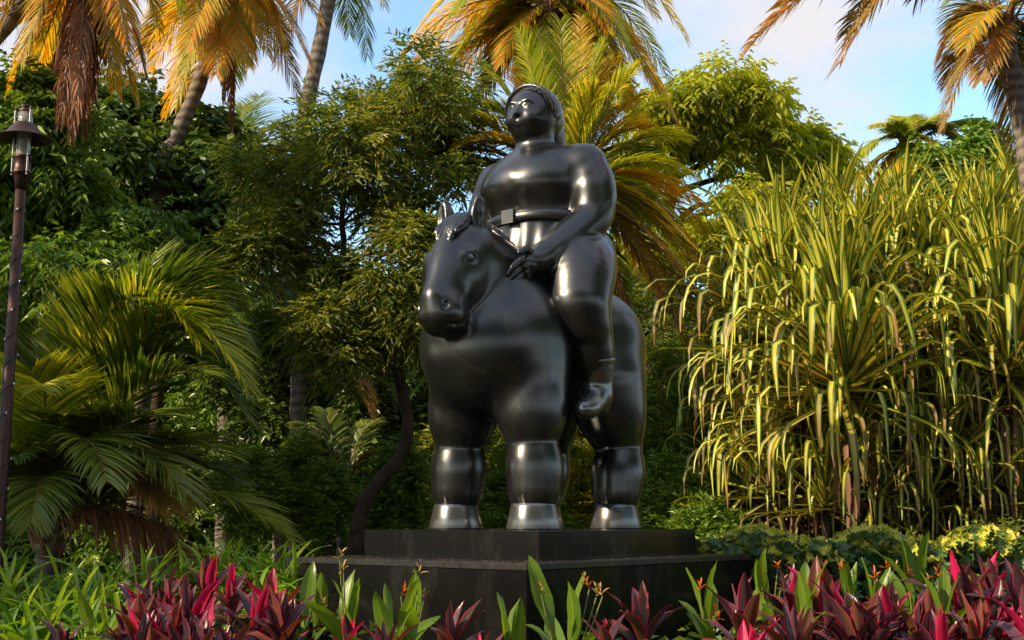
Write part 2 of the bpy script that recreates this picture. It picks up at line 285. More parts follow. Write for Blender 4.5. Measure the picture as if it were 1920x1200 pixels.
# ------------------------------------------------------------------ plinth
TH = R(40.105); PC = np.array([0.169, 9.936]); W1, L1, W2, L2 = 1.723, 2.008, 2.228, 2.884; ZT = 1.52; ZM = 1.318
fw = np.array([-math.sin(TH), -math.cos(TH), 0]); lf = np.array([math.cos(TH), -math.sin(TH), 0])
RZ = math.atan2(fw[1], fw[0])
def bevel_box(name, cx, cy, sx, sy, z0, z1, mat, parent, bev=0.006, lbl=None):
    g = Geo(); x, y = sx / 2, sy / 2; b = bev
    ring = lambda ix, iy, z: [(x - ix, y - 0, z) if False else p for p in [(x - ix, -(y - iy), z), (x - ix, y - iy, z), (-(x - ix), y - iy, z), (-(x - ix), -(y - iy), z)]]
    V = ring(0, 0, z0) + ring(0, 0, z1 - b) + ring(b, b, z1)
    F = []
    for k in range(2):
        for q in range(4): F.append((k * 4 + q, k * 4 + (q + 1) % 4, k * 4 + 4 + (q + 1) % 4, k * 4 + 4 + q))
    F.append((8, 9, 10, 11)); F.append((3, 2, 1, 0))
    g.add(np.array(V) + np.array([cx, cy, 0]), F)
    o = link(name, g.mesh(name, [mat], smooth=False), parent)
    if lbl: o['label'] = lbl
    return o
plinth = empty('plinth', (PC[0], PC[1], 0), RZ)
tag(plinth, 'two stepped black granite plinth carrying the bronze horse and rider', 'plinth')
# the lower block is faced with slabs on each side under a thin cap; slabs meet at the corners with a joint
cl, cw = L2, W2
bevel_box('core', 0, 0, cl - 0.08, cw - 0.08, 0, ZM - 0.045, GRANITE, plinth)
def slab(sx, sy, cx, cy): bevel_box('facing_slab', cx, cy, sx, sy, 0.0, ZM - 0.046, GRANITE, plinth, 0.004)
slab(0.036, cw - 0.004, cl / 2 - 0.020, 0); slab(0.036, cw - 0.004, -cl / 2 + 0.020, 0)
for sgn in (1, -1):
    slab(cl / 2 - 0.044, 0.036, cl / 4 - 0.0205, sgn * (cw / 2 - 0.020)); slab(cl / 2 - 0.044, 0.036, -cl / 4 + 0.0205, sgn * (cw / 2 - 0.020))
bevel_box('cap_slab', 0, 0, cl, cw, ZM - 0.043, ZM, GRANITE_TOP, plinth, 0.006)
bevel_box('upper_block', 0, 0, L1, W1, ZM + 0.002, ZT, GRANITE, plinth, 0.005)
# litter on the ledge and the top: tiny leaves and grit
def litter():
    g = Geo(); r2 = np.random.default_rng(3)
    for k in range(620):
        top = r2.random() < 0.3
        if top: u, v, z = r2.uniform(-L1 / 2, L1 / 2), r2.uniform(-W1 / 2, W1 / 2), ZT
        else:
            if r2.random() < 0.55: u, v = r2.uniform(L1 / 2, L2 / 2), r2.uniform(-W2 / 2, W2 / 2)
            else: u, v = r2.uniform(-L2 / 2, L2 / 2), r2.uniform(W1 / 2, W2 / 2)
            z = ZM
        s = r2.uniform(0.004, 0.012); a = r2.uniform(0, 6.28)
        V = np.array([(-s, 0, 0.0005), (0, -s * .4, 0.003), (s * 1.6, 0, 0.0045), (0, s * .4, 0.003)])
        c_, s_ = math.cos(a), math.sin(a); V = V @ np.array([[c_, s_, 0], [-s_, c_, 0], [0, 0, 1]])
        g.add(V + np.array([u, v, z]), [(0, 1, 2, 3)])
    o = link('fallen_litter', g.mesh('fallen_litter', [DEBRIS], False), None, (PC[0], PC[1], 0), (0, 0, RZ))
    tag(o, 'brown leaf litter and grit scattered on the plinth ledge', 'leaf litter', kind='stuff')
litter()
# ------------------------------------------------------------------ statue: signed distance modelling + surface nets
class SDF:
    def __init__(s, lo, hi, h):
        s.lo = np.array(lo, float); s.h = h; s.shape = tuple(np.ceil((np.array(hi) - s.lo) / h).astype(int) + 1)
        s.F = np.full(s.shape, 0.3, np.float32)
        s.ax = [(s.lo[i] + np.arange(s.shape[i]) * h).astype(np.float32) for i in range(3)]
    def sub(s, lo, hi):
        sl = []
        for i in range(3):
            a = max(0, int((lo[i] - s.lo[i]) / s.h)); b = min(s.shape[i], int((hi[i] - s.lo[i]) / s.h) + 2); sl.append(slice(a, max(a, b)))
        sl = tuple(sl)
        return sl, s.ax[0][sl[0]][:, None, None], s.ax[1][sl[1]][None, :, None], s.ax[2][sl[2]][None, None, :]
    def join(s, sl, D, k, op='u'):
        A = s.F[sl]
        if A.size == 0: return
        if op == 'u':
            h = np.maximum(k - np.abs(A - D), 0) / k if k > 0 else 0
            s.F[sl] = np.minimum(A, D) - h * h * k * 0.25
        else:
            D = -D; h = np.maximum(k - np.abs(A - D), 0) / k
            s.F[sl] = np.maximum(A, D) + h * h * k * 0.25
    def cone(s, a, b, r1, r2, k=0.08, op='u', rip=None):
        a = np.array(a, float); b = np.array(b, float); R_ = max(r1, r2) + 0.16
        sl, x, y, z = s.sub(np.minimum(a, b) - R_, np.maximum(a, b) + R_)
        d = b - a; l2 = max((d * d).sum(), 1e-9)
        px, py, pz = x - a[0], y - a[1], z - a[2]
        t = np.clip((px * d[0] + py * d[1] + pz * d[2]) / l2, 0, 1)
        D = np.sqrt((px - t * d[0]) ** 2 + (py - t * d[1]) ** 2 + (pz - t * d[2]) ** 2) - (r1 + (r2 - r1) * t)
        if rip is not None: D = D + rip(x, y, z)
        s.join(sl, D.astype(np.float32), k, op)
    def ell(s, c, r, k=0.08, op='u', rot=None, rip=None):
        c = np.array(c, float); r = np.array(r, float); R_ = max(r) + 0.16
        sl, x, y, z = s.sub(c - R_, c + R_)
        px, py, pz = x - c[0], y - c[1], z - c[2]
        if rot is not None:
            M = np.array(rot.to_3x3().transposed())
            px, py, pz = (M[0][0] * px + M[0][1] * py + M[0][2] * pz), (M[1][0] * px + M[1][1] * py + M[1][2] * pz), (M[2][0] * px + M[2][1] * py + M[2][2] * pz)
        k0 = np.sqrt((px / r[0]) ** 2 + (py / r[1]) ** 2 + (pz / r[2]) ** 2)
        k1 = np.sqrt((px / r[0] ** 2) ** 2 + (py / r[1] ** 2) ** 2 + (pz / r[2] ** 2) ** 2)
        D = k0 * (k0 - 1) / (k1 + 1e-6)
        if rip is not None: D = D + rip(x, y, z)
        s.join(sl, D.astype(np.float32), k, op)
    def chain(s, pts, rs, k=0.08, op='u', rip=None):
        pts = np.array([tuple(q) for q in pts], float); rs = np.array(rs, float); n = len(pts)
        if n > 2:     # smooth interpolation so that limbs swell and taper without rings
            Q = np.hstack([pts, rs[:, None]]); E = np.vstack([2 * Q[0] - Q[1], Q, 2 * Q[-1] - Q[-2]]); out = []
            for i in range(n - 1):
                p0, p1, p2, p3 = E[i:i + 4]
                for t in np.linspace(0, 1, 8 if n < 8 else 4, endpoint=(i == n - 2)): out.append(0.5 * ((2 * p1) + (-p0 + p2) * t + (2 * p0 - 5 * p1 + 4 * p2 - p3) * t * t + (-p0 + 3 * p1 - 3 * p2 + p3) * t ** 3))
            Q = np.array(out); pts, rs = Q[:, :3], np.maximum(Q[:, 3], 0.003)
        m = rs.max() + 0.16; sl, x, y, z = s.sub(pts.min(0) - m, pts.max(0) + m); T = None
        for i in range(len(pts) - 1):
            a, b_ = pts[i], pts[i + 1]; d = b_ - a; l2 = max((d * d).sum(), 1e-9); px, py, pz = x - a[0], y - a[1], z - a[2]
            t = np.clip((px * d[0] + py * d[1] + pz * d[2]) / l2, 0, 1)
            D = np.sqrt((px - t * d[0]) ** 2 + (py - t * d[1]) ** 2 + (pz - t * d[2]) ** 2) - (rs[i] + (rs[i + 1] - rs[i]) * t)
            T = D if T is None else np.minimum(T, D)
        if rip is not None: T = T + rip(x, y, z)
        s.join(sl, T.astype(np.float32), k, op)
    def surf(s, name, mats, smooth_it=2):
        F = s.F; h = s.h; nx, ny, nz = F.shape; ins = F < 0
        c = [ins[i:nx - 1 + i, j:ny - 1 + j, k:nz - 1 + k] for i in (0, 1) for j in (0, 1) for k in (0, 1)]
        sm = sum(q.astype(np.int8) for q in c); act = (sm > 0) & (sm < 8)
        I = np.argwhere(act); idx = np.full(act.shape, -1, np.int64); idx[act] = np.arange(len(I))
        P = np.zeros((len(I), 3)); W = np.zeros(len(I))
        cor = [(i, j, k) for i in (0, 1) for j in (0, 1) for k in (0, 1)]
        val = [F[I[:, 0] + a, I[:, 1] + b, I[:, 2] + d].astype(float) for a, b, d in cor]
        for p in range(8):
            for q in range(p + 1, 8):
                df = [abs(cor[p][t] - cor[q][t]) for t in range(3)]
                if sum(df) != 1: continue
                va, vb = val[p], val[q]; cr_ = (va < 0) != (vb < 0)
                t = np.where(cr_, va / np.where(cr_, va - vb, 1), 0)
                for ax in range(3): P[:, ax] += np.where(cr_, cor[p][ax] + t * (cor[q][ax] - cor[p][ax]), 0)
                W += cr_
        P = (P / W[:, None] + I) * h + s.lo
        quads = []
        for ax in range(3):
            o = [0, 0, 0]; o[ax] = 1
            A = ins[:nx - o[0], :ny - o[1], :nz - o[2]]; B = ins[o[0]:, o[1]:, o[2]:]
            b_, c_ = [(1, 2), (2, 0), (0, 1)][ax]
            E = np.argwhere(A != B); ok = (E[:, b_] > 0) & (E[:, c_] > 0) & (E[:, b_] < F.shape[b_] - 1) & (E[:, c_] < F.shape[c_] - 1)
            E = E[ok]; fl = A[E[:, 0], E[:, 1], E[:, 2]]
            def g(db, dc):
                q = E.copy(); q[:, b_] -= db; q[:, c_] -= dc; return idx[q[:, 0], q[:, 1], q[:, 2]]
            Q = np.stack([g(1, 1), g(0, 1), g(0, 0), g(1, 0)], -1); Q[~fl] = Q[~fl][:, ::-1]
            quads.append(Q)
        Q = np.vstack(quads)
        e = np.vstack([Q[:, [0, 1]], Q[:, [1, 2]], Q[:, [2, 3]], Q[:, [3, 0]]])
        for _ in range(smooth_it):
            S = np.zeros_like(P); n = np.zeros(len(P))
            for ax in range(3): S[:, ax] = np.bincount(e[:, 0], P[e[:, 1], ax], len(P)) + np.bincount(e[:, 1], P[e[:, 0], ax], len(P))
            n = np.bincount(e[:, 0], minlength=len(P)) + np.bincount(e[:, 1], minlength=len(P))
            P = 0.45 * P + 0.55 * S / np.maximum(n, 1)[:, None]
        return np_mesh(name, P, Q, mats)

statue = empty('equestrian_statue', (PC[0], PC[1], ZT), RZ)
tag(statue, 'black bronze statue of a rider in a tunic on a stout standing horse', 'statue')

# ---- horse ----
def build_horse():
    H = SDF((-1.45, -0.75, -0.01), (1.6, 0.75, 2.55), 0.0135)
    H.ell((-0.12, 0, 1.50), (0.85, 0.47, 0.45), 0.1)
    H.ell((-0.66, 0, 1.56), (0.46, 0.53, 0.47), 0.15)                  # croup
    H.ell((0.44, 0, 1.42), (0.54, 0.60, 0.56), 0.15)                   # chest
    H.ell((0.62, 0, 1.36), (0.42, 0.50, 0.46), 0.12)
    for s in (1, -1):
        H.ell((0.34, s * 0.30, 1.36), (0.34, 0.28, 0.42), 0.12)        # shoulders
        H.ell((-0.62, s * 0.30, 1.38), (0.38, 0.26, 0.44), 0.12)       # haunches
        H.chain([(0.44, s * 0.30, 1.15), (0.45, s * 0.35, 0.88), (0.46, s * 0.372, 0.66), (0.455, s * 0.382, 0.45), (0.47, s * 0.392, 0.24)], [0.30, 0.275, 0.190, 0.222, 0.165], 0.10)
        H.chain([(-0.56, s * 0.30, 1.2), (-0.60, s * 0.34, 0.92), (-0.66, s * 0.37, 0.66), (-0.62, s * 0.382, 0.45), (-0.575, s * 0.392, 0.24)], [0.34, 0.285, 0.190, 0.222, 0.165], 0.10)
        # feathered lower legs: hair falling over the hooves, combed into ridges
        for cx, a0 in ((0.465, 0.0), (-0.575, 1.0)):
            cy = s * 0.392
            f_ = lambda x, y, z, cx=cx, cy=cy, a0=a0: 0.007 * np.sin(np.arctan2(y - cy, x - cx) * 17 + a0 + 3.0 * z) * np.clip((0.42 - z) * 5, 0, 1)
            H.cone((cx - 0.01, cy, 0.40), (cx + 0.0, cy, 0.285), 0.165, 0.182, 0.06, rip=f_)
    # neck, thick and arched
    H.chain([(0.34, 0, 1.62), (0.56, 0.0, 1.86), (0.80, 0.03, 2.02)], [0.46, 0.36, 0.27], 0.14)
    H.cone((0.30, 0, 1.88), (0.74, 0.02, 2.12), 0.26, 0.20, 0.12)
    # head: poll, jaw, nose
    hx = Matrix.Rotation(0.14, 4, 'Z')
    H.cone((0.88, 0.03, 2.10), (1.02, 0.06, 1.88), 0.205, 0.215, 0.10)
    H.cone((1.00, 0.06, 1.92), (1.19, 0.12, 1.60), 0.205, 0.165, 0.09)
    H.ell((0.92, 0.05, 1.86), (0.22, 0.205, 0.23), 0.08)               # cheek
    H.ell((1.215, 0.13, 1.545), (0.165, 0.172, 0.15), 0.08)            # muzzle
    H.ell((1.15, 0.112, 1.49), (0.14, 0.14, 0.085), 0.07)             # lower lip
    # nasal ridge
    H.cone((1.05, 0.07, 2.14), (1.29, 0.14, 1.68), 0.085, 0.09, 0.08)
    fwd = Vector((math.cos(0.2), math.sin(0.2), 0)); lat = Vector((-math.sin(0.2), math.cos(0.2), 0))
    C0 = Vector((1.10, 0.09, 1.95))
    for s in (1, -1):
        e = C0 + lat * (s * 0.165) + fwd * -0.015 + Vector((0, 0, 0.03))
        H.ell(e, (0.078, 0.042, 0.058), 0.03, 'u'); H.ell(e + lat * s * 0.036, (0.054, 0.032, 0.038), 0.012, 'd')
        H.cone(e + Vector((-.05, 0, .05)), e + Vector((.05, 0, .045)), 0.02, 0.014, 0.03)     # brow
        nn = Vector((1.30, 0.145, 1.60)) + lat * (s * 0.10)
        H.ell(nn, (0.042, 0.03, 0.05), 0.03); H.ell(nn + fwd * 0.03 + lat * s * 0.015, (0.026, 0.018, 0.034), 0.012, 'd')
        # mouth line
        H.chain([Vector((1.325, 0.15, 1.475)) + lat * s * 0.05, Vector((1.24, 0.13, 1.465)) + lat * s * 0.145, Vector((1.13, 0.11, 1.50)) + lat * s * 0.160], [0.011, 0.012, 0.010], 0.012, 'd')
    body = link('horse', H.surf('horse', [BRONZE], 7), statue)
    # hooves
    g = Geo(); g.lathe([(0.0, 0.001), (0.207, 0.001), (0.212, 0.012), (0.190, 0.10), (0.176, 0.17), (0.165, 0.20), (0.0, 0.22)], 32)
    hm = g.mesh('hoof', [HOOFM])
    for x, y in ((0.475, 0.394), (0.475, -0.394), (-0.565, 0.394), (-0.565, -0.394)): link('hoof', hm, body, (x, y, 0))
    # eyes
    g = Geo(); g.lathe([(0, -0.036), (0.02, -0.03), (0.033, -0.014), (0.036, 0), (0.033, 0.014), (0.02, 0.03), (0, 0.036)], 16)
    em = g.mesh('eye', [HOOFM])
    for s in (1, -1): link('eye', em, body, tuple(C0 + lat * (s * 0.172) + fwd * -0.015 + Vector((0, 0, 0.03))))
    # ears: leaf shaped cups
    for s, c in ((1, (0.86, 0.155, 2.265)), (-1, (0.89, -0.125, 2.265))):
        E = SDF((-0.16, -0.16, -0.12), (0.16, 0.16, 0.26), 0.008)
        E.chain([(0, 0, -0.04), (0, s * 0.008, 0.07), (0.0, s * 0.012, 0.14), (0.012, s * 0.008, 0.20)], [0.045, 0.062, 0.046, 0.012], 0.03)
        E.chain([(0.06, s * 0.03, 0.0), (0.06, s * 0.035, 0.08), (0.045, s * 0.025, 0.15)], [0.026, 0.04, 0.018], 0.02, 'd')
        eo = link('ear', E.surf('ear', [BRONZE]), body, c, (0, 0, 0.25 + (0.35 if s > 0 else 0.0))); eo.scale = (1.15, 1.2, 1.2)
    # mane: thick overlapping locks falling on both sides, with combed strands
    M = SDF((-0.1, -0.5, 1.5), (1.2, 0.5, 2.62), 0.0105)
    crest = [np.array(p) for p in ((0.22, 0, 2.06), (0.38, 0, 2.15), (0.52, 0.0, 2.23), (0.66, 0.01, 2.29), (0.80, 0.02, 2.33))]
    M.chain(crest, [0.05, 0.06, 0.065, 0.065, 0.06], 0.03, rip=lambda x, y, z: 0.006 * np.sin(x * 190 + y * 60))
    for i in range(9):
        t = i / 8; p = crest[0] * (1 - t) + crest[-1] * t; p = p + np.array([0, 0, 0.02 + 0.05 * math.sin(t * 3.14)])
        s = -1
        ln = 0.30 + 0.05 * math.sin(i * 2.1)
        pts = [p, p + np.array([0.0, s * 0.17, -0.07]), p + np.array([0.02, s * (0.27), -0.20]), p + np.array([0.05, s * 0.33, -ln])]
        M.chain(pts, [0.045, 0.05, 0.04, 0.012], 0.012, rip=lambda x, y, z: 0.004 * np.sin(x * 260 + z * 40))
        if i > 2:
            pts = [p, p + np.array([0.0, 0.12, -0.04]), p + np.array([0.01, 0.20, -0.12])]
            M.chain(pts, [0.04, 0.04, 0.012], 0.012, rip=lambda x, y, z: 0.004 * np.sin(x * 260 + z * 40))
    link('mane', M.surf('mane', [BRONZE], 1), body)
    M = SDF((0.75, -0.25, 1.85), (1.35, 0.35, 2.5), 0.009)
    cmb = lambda x, y, z: 0.0055 * np.sin(y * 210 + x * 30)
    for dy, ln in ((-0.085, .10), (-0.03, .02), (0.03, 0.0), (0.085, .09)):
        M.chain([(0.80, 0.02 + dy * .5, 2.30), (0.92, 0.04 + dy * .8, 2.32), (1.03, 0.06 + dy, 2.265 - abs(dy) * .2), (1.10, 0.075 + dy, 2.15 + ln * .5), (1.15, 0.085 + dy * .7, 2.02 + ln)], [0.04, 0.05, 0.048, 0.036, 0.010], 0.035, rip=cmb)
    link('forelock', M.surf('forelock', [BRONZE], 1), body)
    T = SDF((-1.6, -0.25, 0.2), (-0.9, 0.25, 2.0), 0.014)
    T.chain([(-1.02, 0, 1.80), (-1.17, 0, 1.72), (-1.24, 0, 1.45), (-1.22, 0.02, 1.0), (-1.16, 0.03, 0.6), (-1.15, 0.03, 0.38)], [0.06, 0.08, 0.11, 0.13, 0.09, 0.02], 0.04, rip=lambda x, y, z: 0.008 * np.sin(np.arctan2(y, x + 1.2) * 9 + z * 6))
    link('tail', T.surf('tail', [BRONZE]), body)
    return body
horse = build_horse()

# ---- rider: broad figure in a belted knee-length tunic, long hair, boots ----
def build_rider():
    S = SDF((-0.75, -0.95, 0.70), (0.95, 0.98, 3.85), 0.0125)
    fold = lambda x, y, z: 0.0055 * np.sin(np.arctan2(y, x + 0.1) * 17 + 5 * z + 1.2 * np.sin(z * 7)) * np.clip((2.62 - z) * 6, 0, 1)
    foldc = lambda x, y, z: 0.0015 * np.sin((z * 30 + np.abs(y) * 18) + 2 * np.sin(y * 9)) * np.clip((z - 2.42) * 5, 0, 1) * np.clip((3.1 - z) * 6, 0, 1)
    S.ell((-0.14, 0, 2.20), (0.43, 0.52, 0.36), 0.1, rip=fold)
    S.ell((-0.10, 0, 2.52), (0.37, 0.44, 0.36), 0.12)
    S.ell((-0.07, 0, 2.80), (0.35, 0.50, 0.34), 0.12, rip=foldc)
    S.ell((0.04, 0, 2.76), (0.31, 0.45, 0.23), 0.1, rip=foldc)           # one smooth clothed chest
    S.cone((-0.10, -0.36, 2.90), (-0.10, 0.36, 2.90), 0.17, 0.17, 0.10)
    # neck, collar
    S.cone((-0.08, 0, 2.97), (-0.03, 0, 3.20), 0.175, 0.16, 0.07)
    th = np.linspace(0, 2 * math.pi, 13)
    S.chain([(-0.06 + 0.215 * math.cos(a), 0.225 * math.sin(a), 3.035 - 0.035 * math.cos(a)) for a in th], [0.022] * 13, 0.02)
    # left arm (towards the camera): long sleeve to the wrist, hand laid on the neck of the horse
    sl = lambda x, y, z: 0.0012 * np.sin(z * 46 + x * 40 + y * 10 + 1.5 * np.sin(x * 20 + z * 13))
    S.chain([(-0.10, 0.47, 2.90), (-0.11, 0.54, 2.68), (-0.06, 0.55, 2.44), (0.16, 0.49, 2.24), (0.40, 0.41, 2.06)], [0.175, 0.185, 0.165, 0.145, 0.108], 0.07, rip=sl)
    S.chain([(0.385, 0.41, 2.065), (0.43, 0.395, 2.035)], [0.122, 0.118], 0.015)        # cuff
    S.chain([(-0.10, -0.47, 2.90), (-0.06, -0.55, 2.64), (-0.02, -0.54, 2.42)], [0.18, 0.165, 0.15], 0.06, rip=sl)
    S.chain([(-0.02, -0.54, 2.42), (0.20, -0.46, 2.22), (0.42, -0.36, 2.08)], [0.15, 0.135, 0.105], 0.05, rip=sl)
    hands = []
    for s, w in ((1, Vector((0.47, 0.395, 2.02))), (-1, Vector((0.46, -0.345, 2.05)))):
        Hd = SDF(w - Vector((.25, .25, .35)), w + Vector((.40, .25, .2)), 0.0062)
        hd = Vector((0.72, -0.10 * s, -0.50)).normalized(); sd = Vector((0.50, 0.10 * s, 0.75)).normalized()
        sd = (sd - hd * sd.dot(hd)).normalized(); pn = Vector((0.05, 1.0 * s, 0.1)).normalized()
        Hd.cone(w - hd * .06, w + hd * 0.05, 0.085, 0.070, 0.03)
        for o in (-.055, -.02, .02, .055): Hd.cone(w + hd * .02 + sd * o * .6, w + hd * .135 + sd * o * 1.15 + pn * (.012 - abs(o) * .2), 0.045, 0.036, 0.02)
        dn = (Vector((0.25, -0.45 * s, -0.85))).normalized()
        for q, (o, l) in enumerate(((0.076, 0.150), (0.027, 0.168), (-0.022, 0.160), (-0.068, 0.130))):
            b = w + hd * (0.145 - abs(o) * .15) + sd * o; f1 = (hd * .9 + dn * .25 + sd * o * 1.6).normalized(); f2 = (hd * .45 + dn * .8).normalized()
            p1 = b + f1 * l * .48; p2 = p1 + f2 * l * .32; p3 = p2 + (dn + hd * .1).normalized() * l * .26
            Hd.chain([b, p1, p2, p3], [0.0285, 0.0265, 0.0235, 0.019], 0.004)
            Hd.ell(b + pn * .014, (.03, .03, .026), .015)
        b = w + hd * 0.0 + sd * 0.06
        Hd.chain([b, b + (hd * .5 + sd * .8) * 0.085, b + (hd * .5 + sd * .8) * 0.085 + (hd + sd * .15) * 0.075], [0.038, 0.031, 0.023], 0.014)
        hands.append(Hd)
    # legs: tunic skirt over the thigh, hem just under the knee, then hose and boot
    for s in (1, -1):
        sk = lambda x, y, z, s=s: 0.0012 * np.sin(np.arctan2(x - 0.02, s * y - 0.3) * 13 + z * 9) * np.clip((2.2 - z) * 5, 0, 1)
        S.chain([(-0.16, s * 0.36, 2.14), (0.06, s * 0.53, 1.98), (0.19, s * 0.61, 1.72)], [0.30, 0.285, 0.235], 0.035, rip=sk)
        S.chain([(0.17, s * 0.60, 1.72), (0.14, s * 0.61, 1.575)], [0.220, 0.222], 0.06, rip=sk)
        S.ell((0.12, s * 0.62, 1.31), (0.30, 0.30, 0.11), 0.03, 'd')
        S.chain([(0.12, s * 0.61, 1.62), (0.05, s * 0.62, 1.38), (0.0, s * 0.615, 1.14)], [0.175, 0.18, 0.115], 0.05)
    # head
    hc = Vector((-0.005, 0.0, 3.385)); RM = Matrix.Rotation(0.10, 4, 'Z')
    def hp(x, y, z): return hc + (RM @ Vector((x, y, z)))
    S.ell(hc, (0.225, 0.21, 0.232), 0.05); S.ell(hp(0.045, 0, -0.07), (0.17, 0.165, 0.15), 0.05)
    S.ell(hp(0.115, 0, -0.165), (0.065, 0.07, 0.045), 0.04)              # chin
    S.chain([hp(0.203, 0, 0.045), hp(0.232, 0, -0.015), hp(0.245, 0, -0.038)], [0.014, 0.019, 0.024], 0.022)
    for s in (1, -1):
        S.ell(hp(0.228, s * 0.022, -0.042), (0.018, 0.015, 0.014), 0.014)
        S.ell(hp(0.228, s * 0.072, 0.030), (0.022, 0.040, 0.026), 0.03, 'd')        # socket
        S.ell(hp(0.192, s * 0.070, 0.020), (0.016, 0.028, 0.017), 0.012)              # eyeball
        S.chain([hp(0.200, s * 0.108, 0.026), hp(0.212, s * 0.072, 0.042), hp(0.207, s * 0.038, 0.026)], [0.006] * 3, 0.006)
        S.chain([hp(0.185, s * 0.118, 0.060), hp(0.212, s * 0.075, 0.078), hp(0.213, s * 0.034, 0.066)], [0.008, 0.011, 0.009], 0.016)
        S.ell(hp(0.155, s * 0.09, -0.07), (0.055, 0.055, 0.05), 0.05)                 # cheek
        # ear
        S.ell(hp(-0.02, s * 0.195, -0.005), (0.032, 0.018, 0.05), 0.012); S.ell(hp(-0.008, s * 0.212, 0.0), (0.016, 0.010, 0.030), 0.008, 'd')
    S.chain([hp(0.198, -0.048, -0.105), hp(0.221, 0, -0.098), hp(0.198, 0.048, -0.105)], [0.007, 0.014, 0.007], 0.012)
    S.chain([hp(0.195, -0.038, -0.122), hp(0.214, 0, -0.124), hp(0.195, 0.038, -0.122)], [0.007, 0.015, 0.007], 0.010)
    S.chain([hp(0.215, -0.045, -0.110), hp(0.236, 0, -0.111), hp(0.215, 0.045, -0.110)], [0.004] * 3, 0.004, 'd')
    r = link('rider', S.surf('rider', [BRONZE], 3), statue)
    for Hd in hands: link('hand', Hd.surf('hand', [BRONZE], 1), r)
    # hair: swept back under a band, falling down the back
    K = SDF((-0.75, -0.45, 2.2), (0.35, 0.45, 3.85), 0.0105)
    st = lambda x, y, z: 0.004 * np.sin(y * 150 + np.sin(z * 9) * 2)
    K.ell(hp(-0.045, 0, 0.035), (0.225, 0.222, 0.225), 0.02, rip=st)
    K.ell(hp(0.235, 0, -0.10), (0.27, 0.36, 0.25), 0.02, 'd')
    K.chain([hp(-0.15, 0, -0.02), hp(-0.26, 0, -0.25), hp(-0.36, 0, -0.50), hp(-0.42, 0, -0.85), hp(-0.40, 0, -1.10)], [0.17, 0.15, 0.15, 0.12, 0.03], 0.06, rip=st)
    link('hair', K.surf('hair', [BRONZE], 1), r)
    K = SDF((-0.35, -0.35, 3.3), (0.35, 0.35, 3.85), 0.008)
    a = np.linspace(-1.65, 1.65, 15)
    K.chain([hp(0.045 + 0.06 * math.cos(q), 0.232 * math.sin(q), 0.02 + 0.232 * math.cos(q) * 0.93) for q in a], [0.018] * 15, 0.01)
    link('hair_band', K.surf('hair_band', [BRONZE], 1), r)
    # belt
    g = Geo(); th = np.linspace(0, 2 * math.pi, 49)[:-1]
    V = []; 
    for dz, rr in ((-0.045, 0.004), (-0.035, 0.022), (0.035, 0.022), (0.045, 0.004)):
        V += [(-0.105 + (0.385 + rr) * math.cos(q), (0.455 + rr) * math.sin(q), 2.47 + dz) for q in th]
    F = [(k * 48 + j, k * 48 + (j + 1) % 48, k * 48 + 48 + (j + 1) % 48, k * 48 + 48 + j) for k in range(3) for j in range(48)]
    g.add(V, F); link('belt', g.mesh('belt', [BRONZE]), r)
    g = Geo(); g.box((0.308, 0, 2.47), (0.03, 0.12, 0.11)); link('buckle', g.mesh('buckle', [HOOFM], False), r)
    # boots
    for s in (1, -1):
        B = SDF((-0.25, -0.2, -0.42), (0.45, 0.2, 0.25), 0.009)
        B.chain([(0.0, 0, 0.12), (-0.01, 0, 0.0), (0.0, 0, -0.10)], [0.150, 0.130, 0.118], 0.04)
        B.chain([(0.0, 0, -0.12), (0.09, 0, -0.165), (0.19, 0, -0.20), (0.26, 0, -0.21)], [0.112, 0.10, 0.092, 0.075], 0.05)
        B.chain([(-0.03, 0, -0.15), (-0.04, 0, -0.20)], [0.095, 0.085], 0.03)
        B.chain([(0.148 * math.cos(q), 0.148 * math.sin(q), 0.145) for q in np.linspace(0, 6.283, 13)], [0.017] * 13, 0.012)
        link('boot', B.surf('boot', [HOOFM]), r, (0.0, s * 0.625, 1.14), (0, R(8), s * 0.25))
    return r
rider = build_rider()

# ------------------------------------------------------------------ foliage generators
def nrm(a): return a / (np.linalg.norm(a, axis=-1, keepdims=True) + 1e-9)

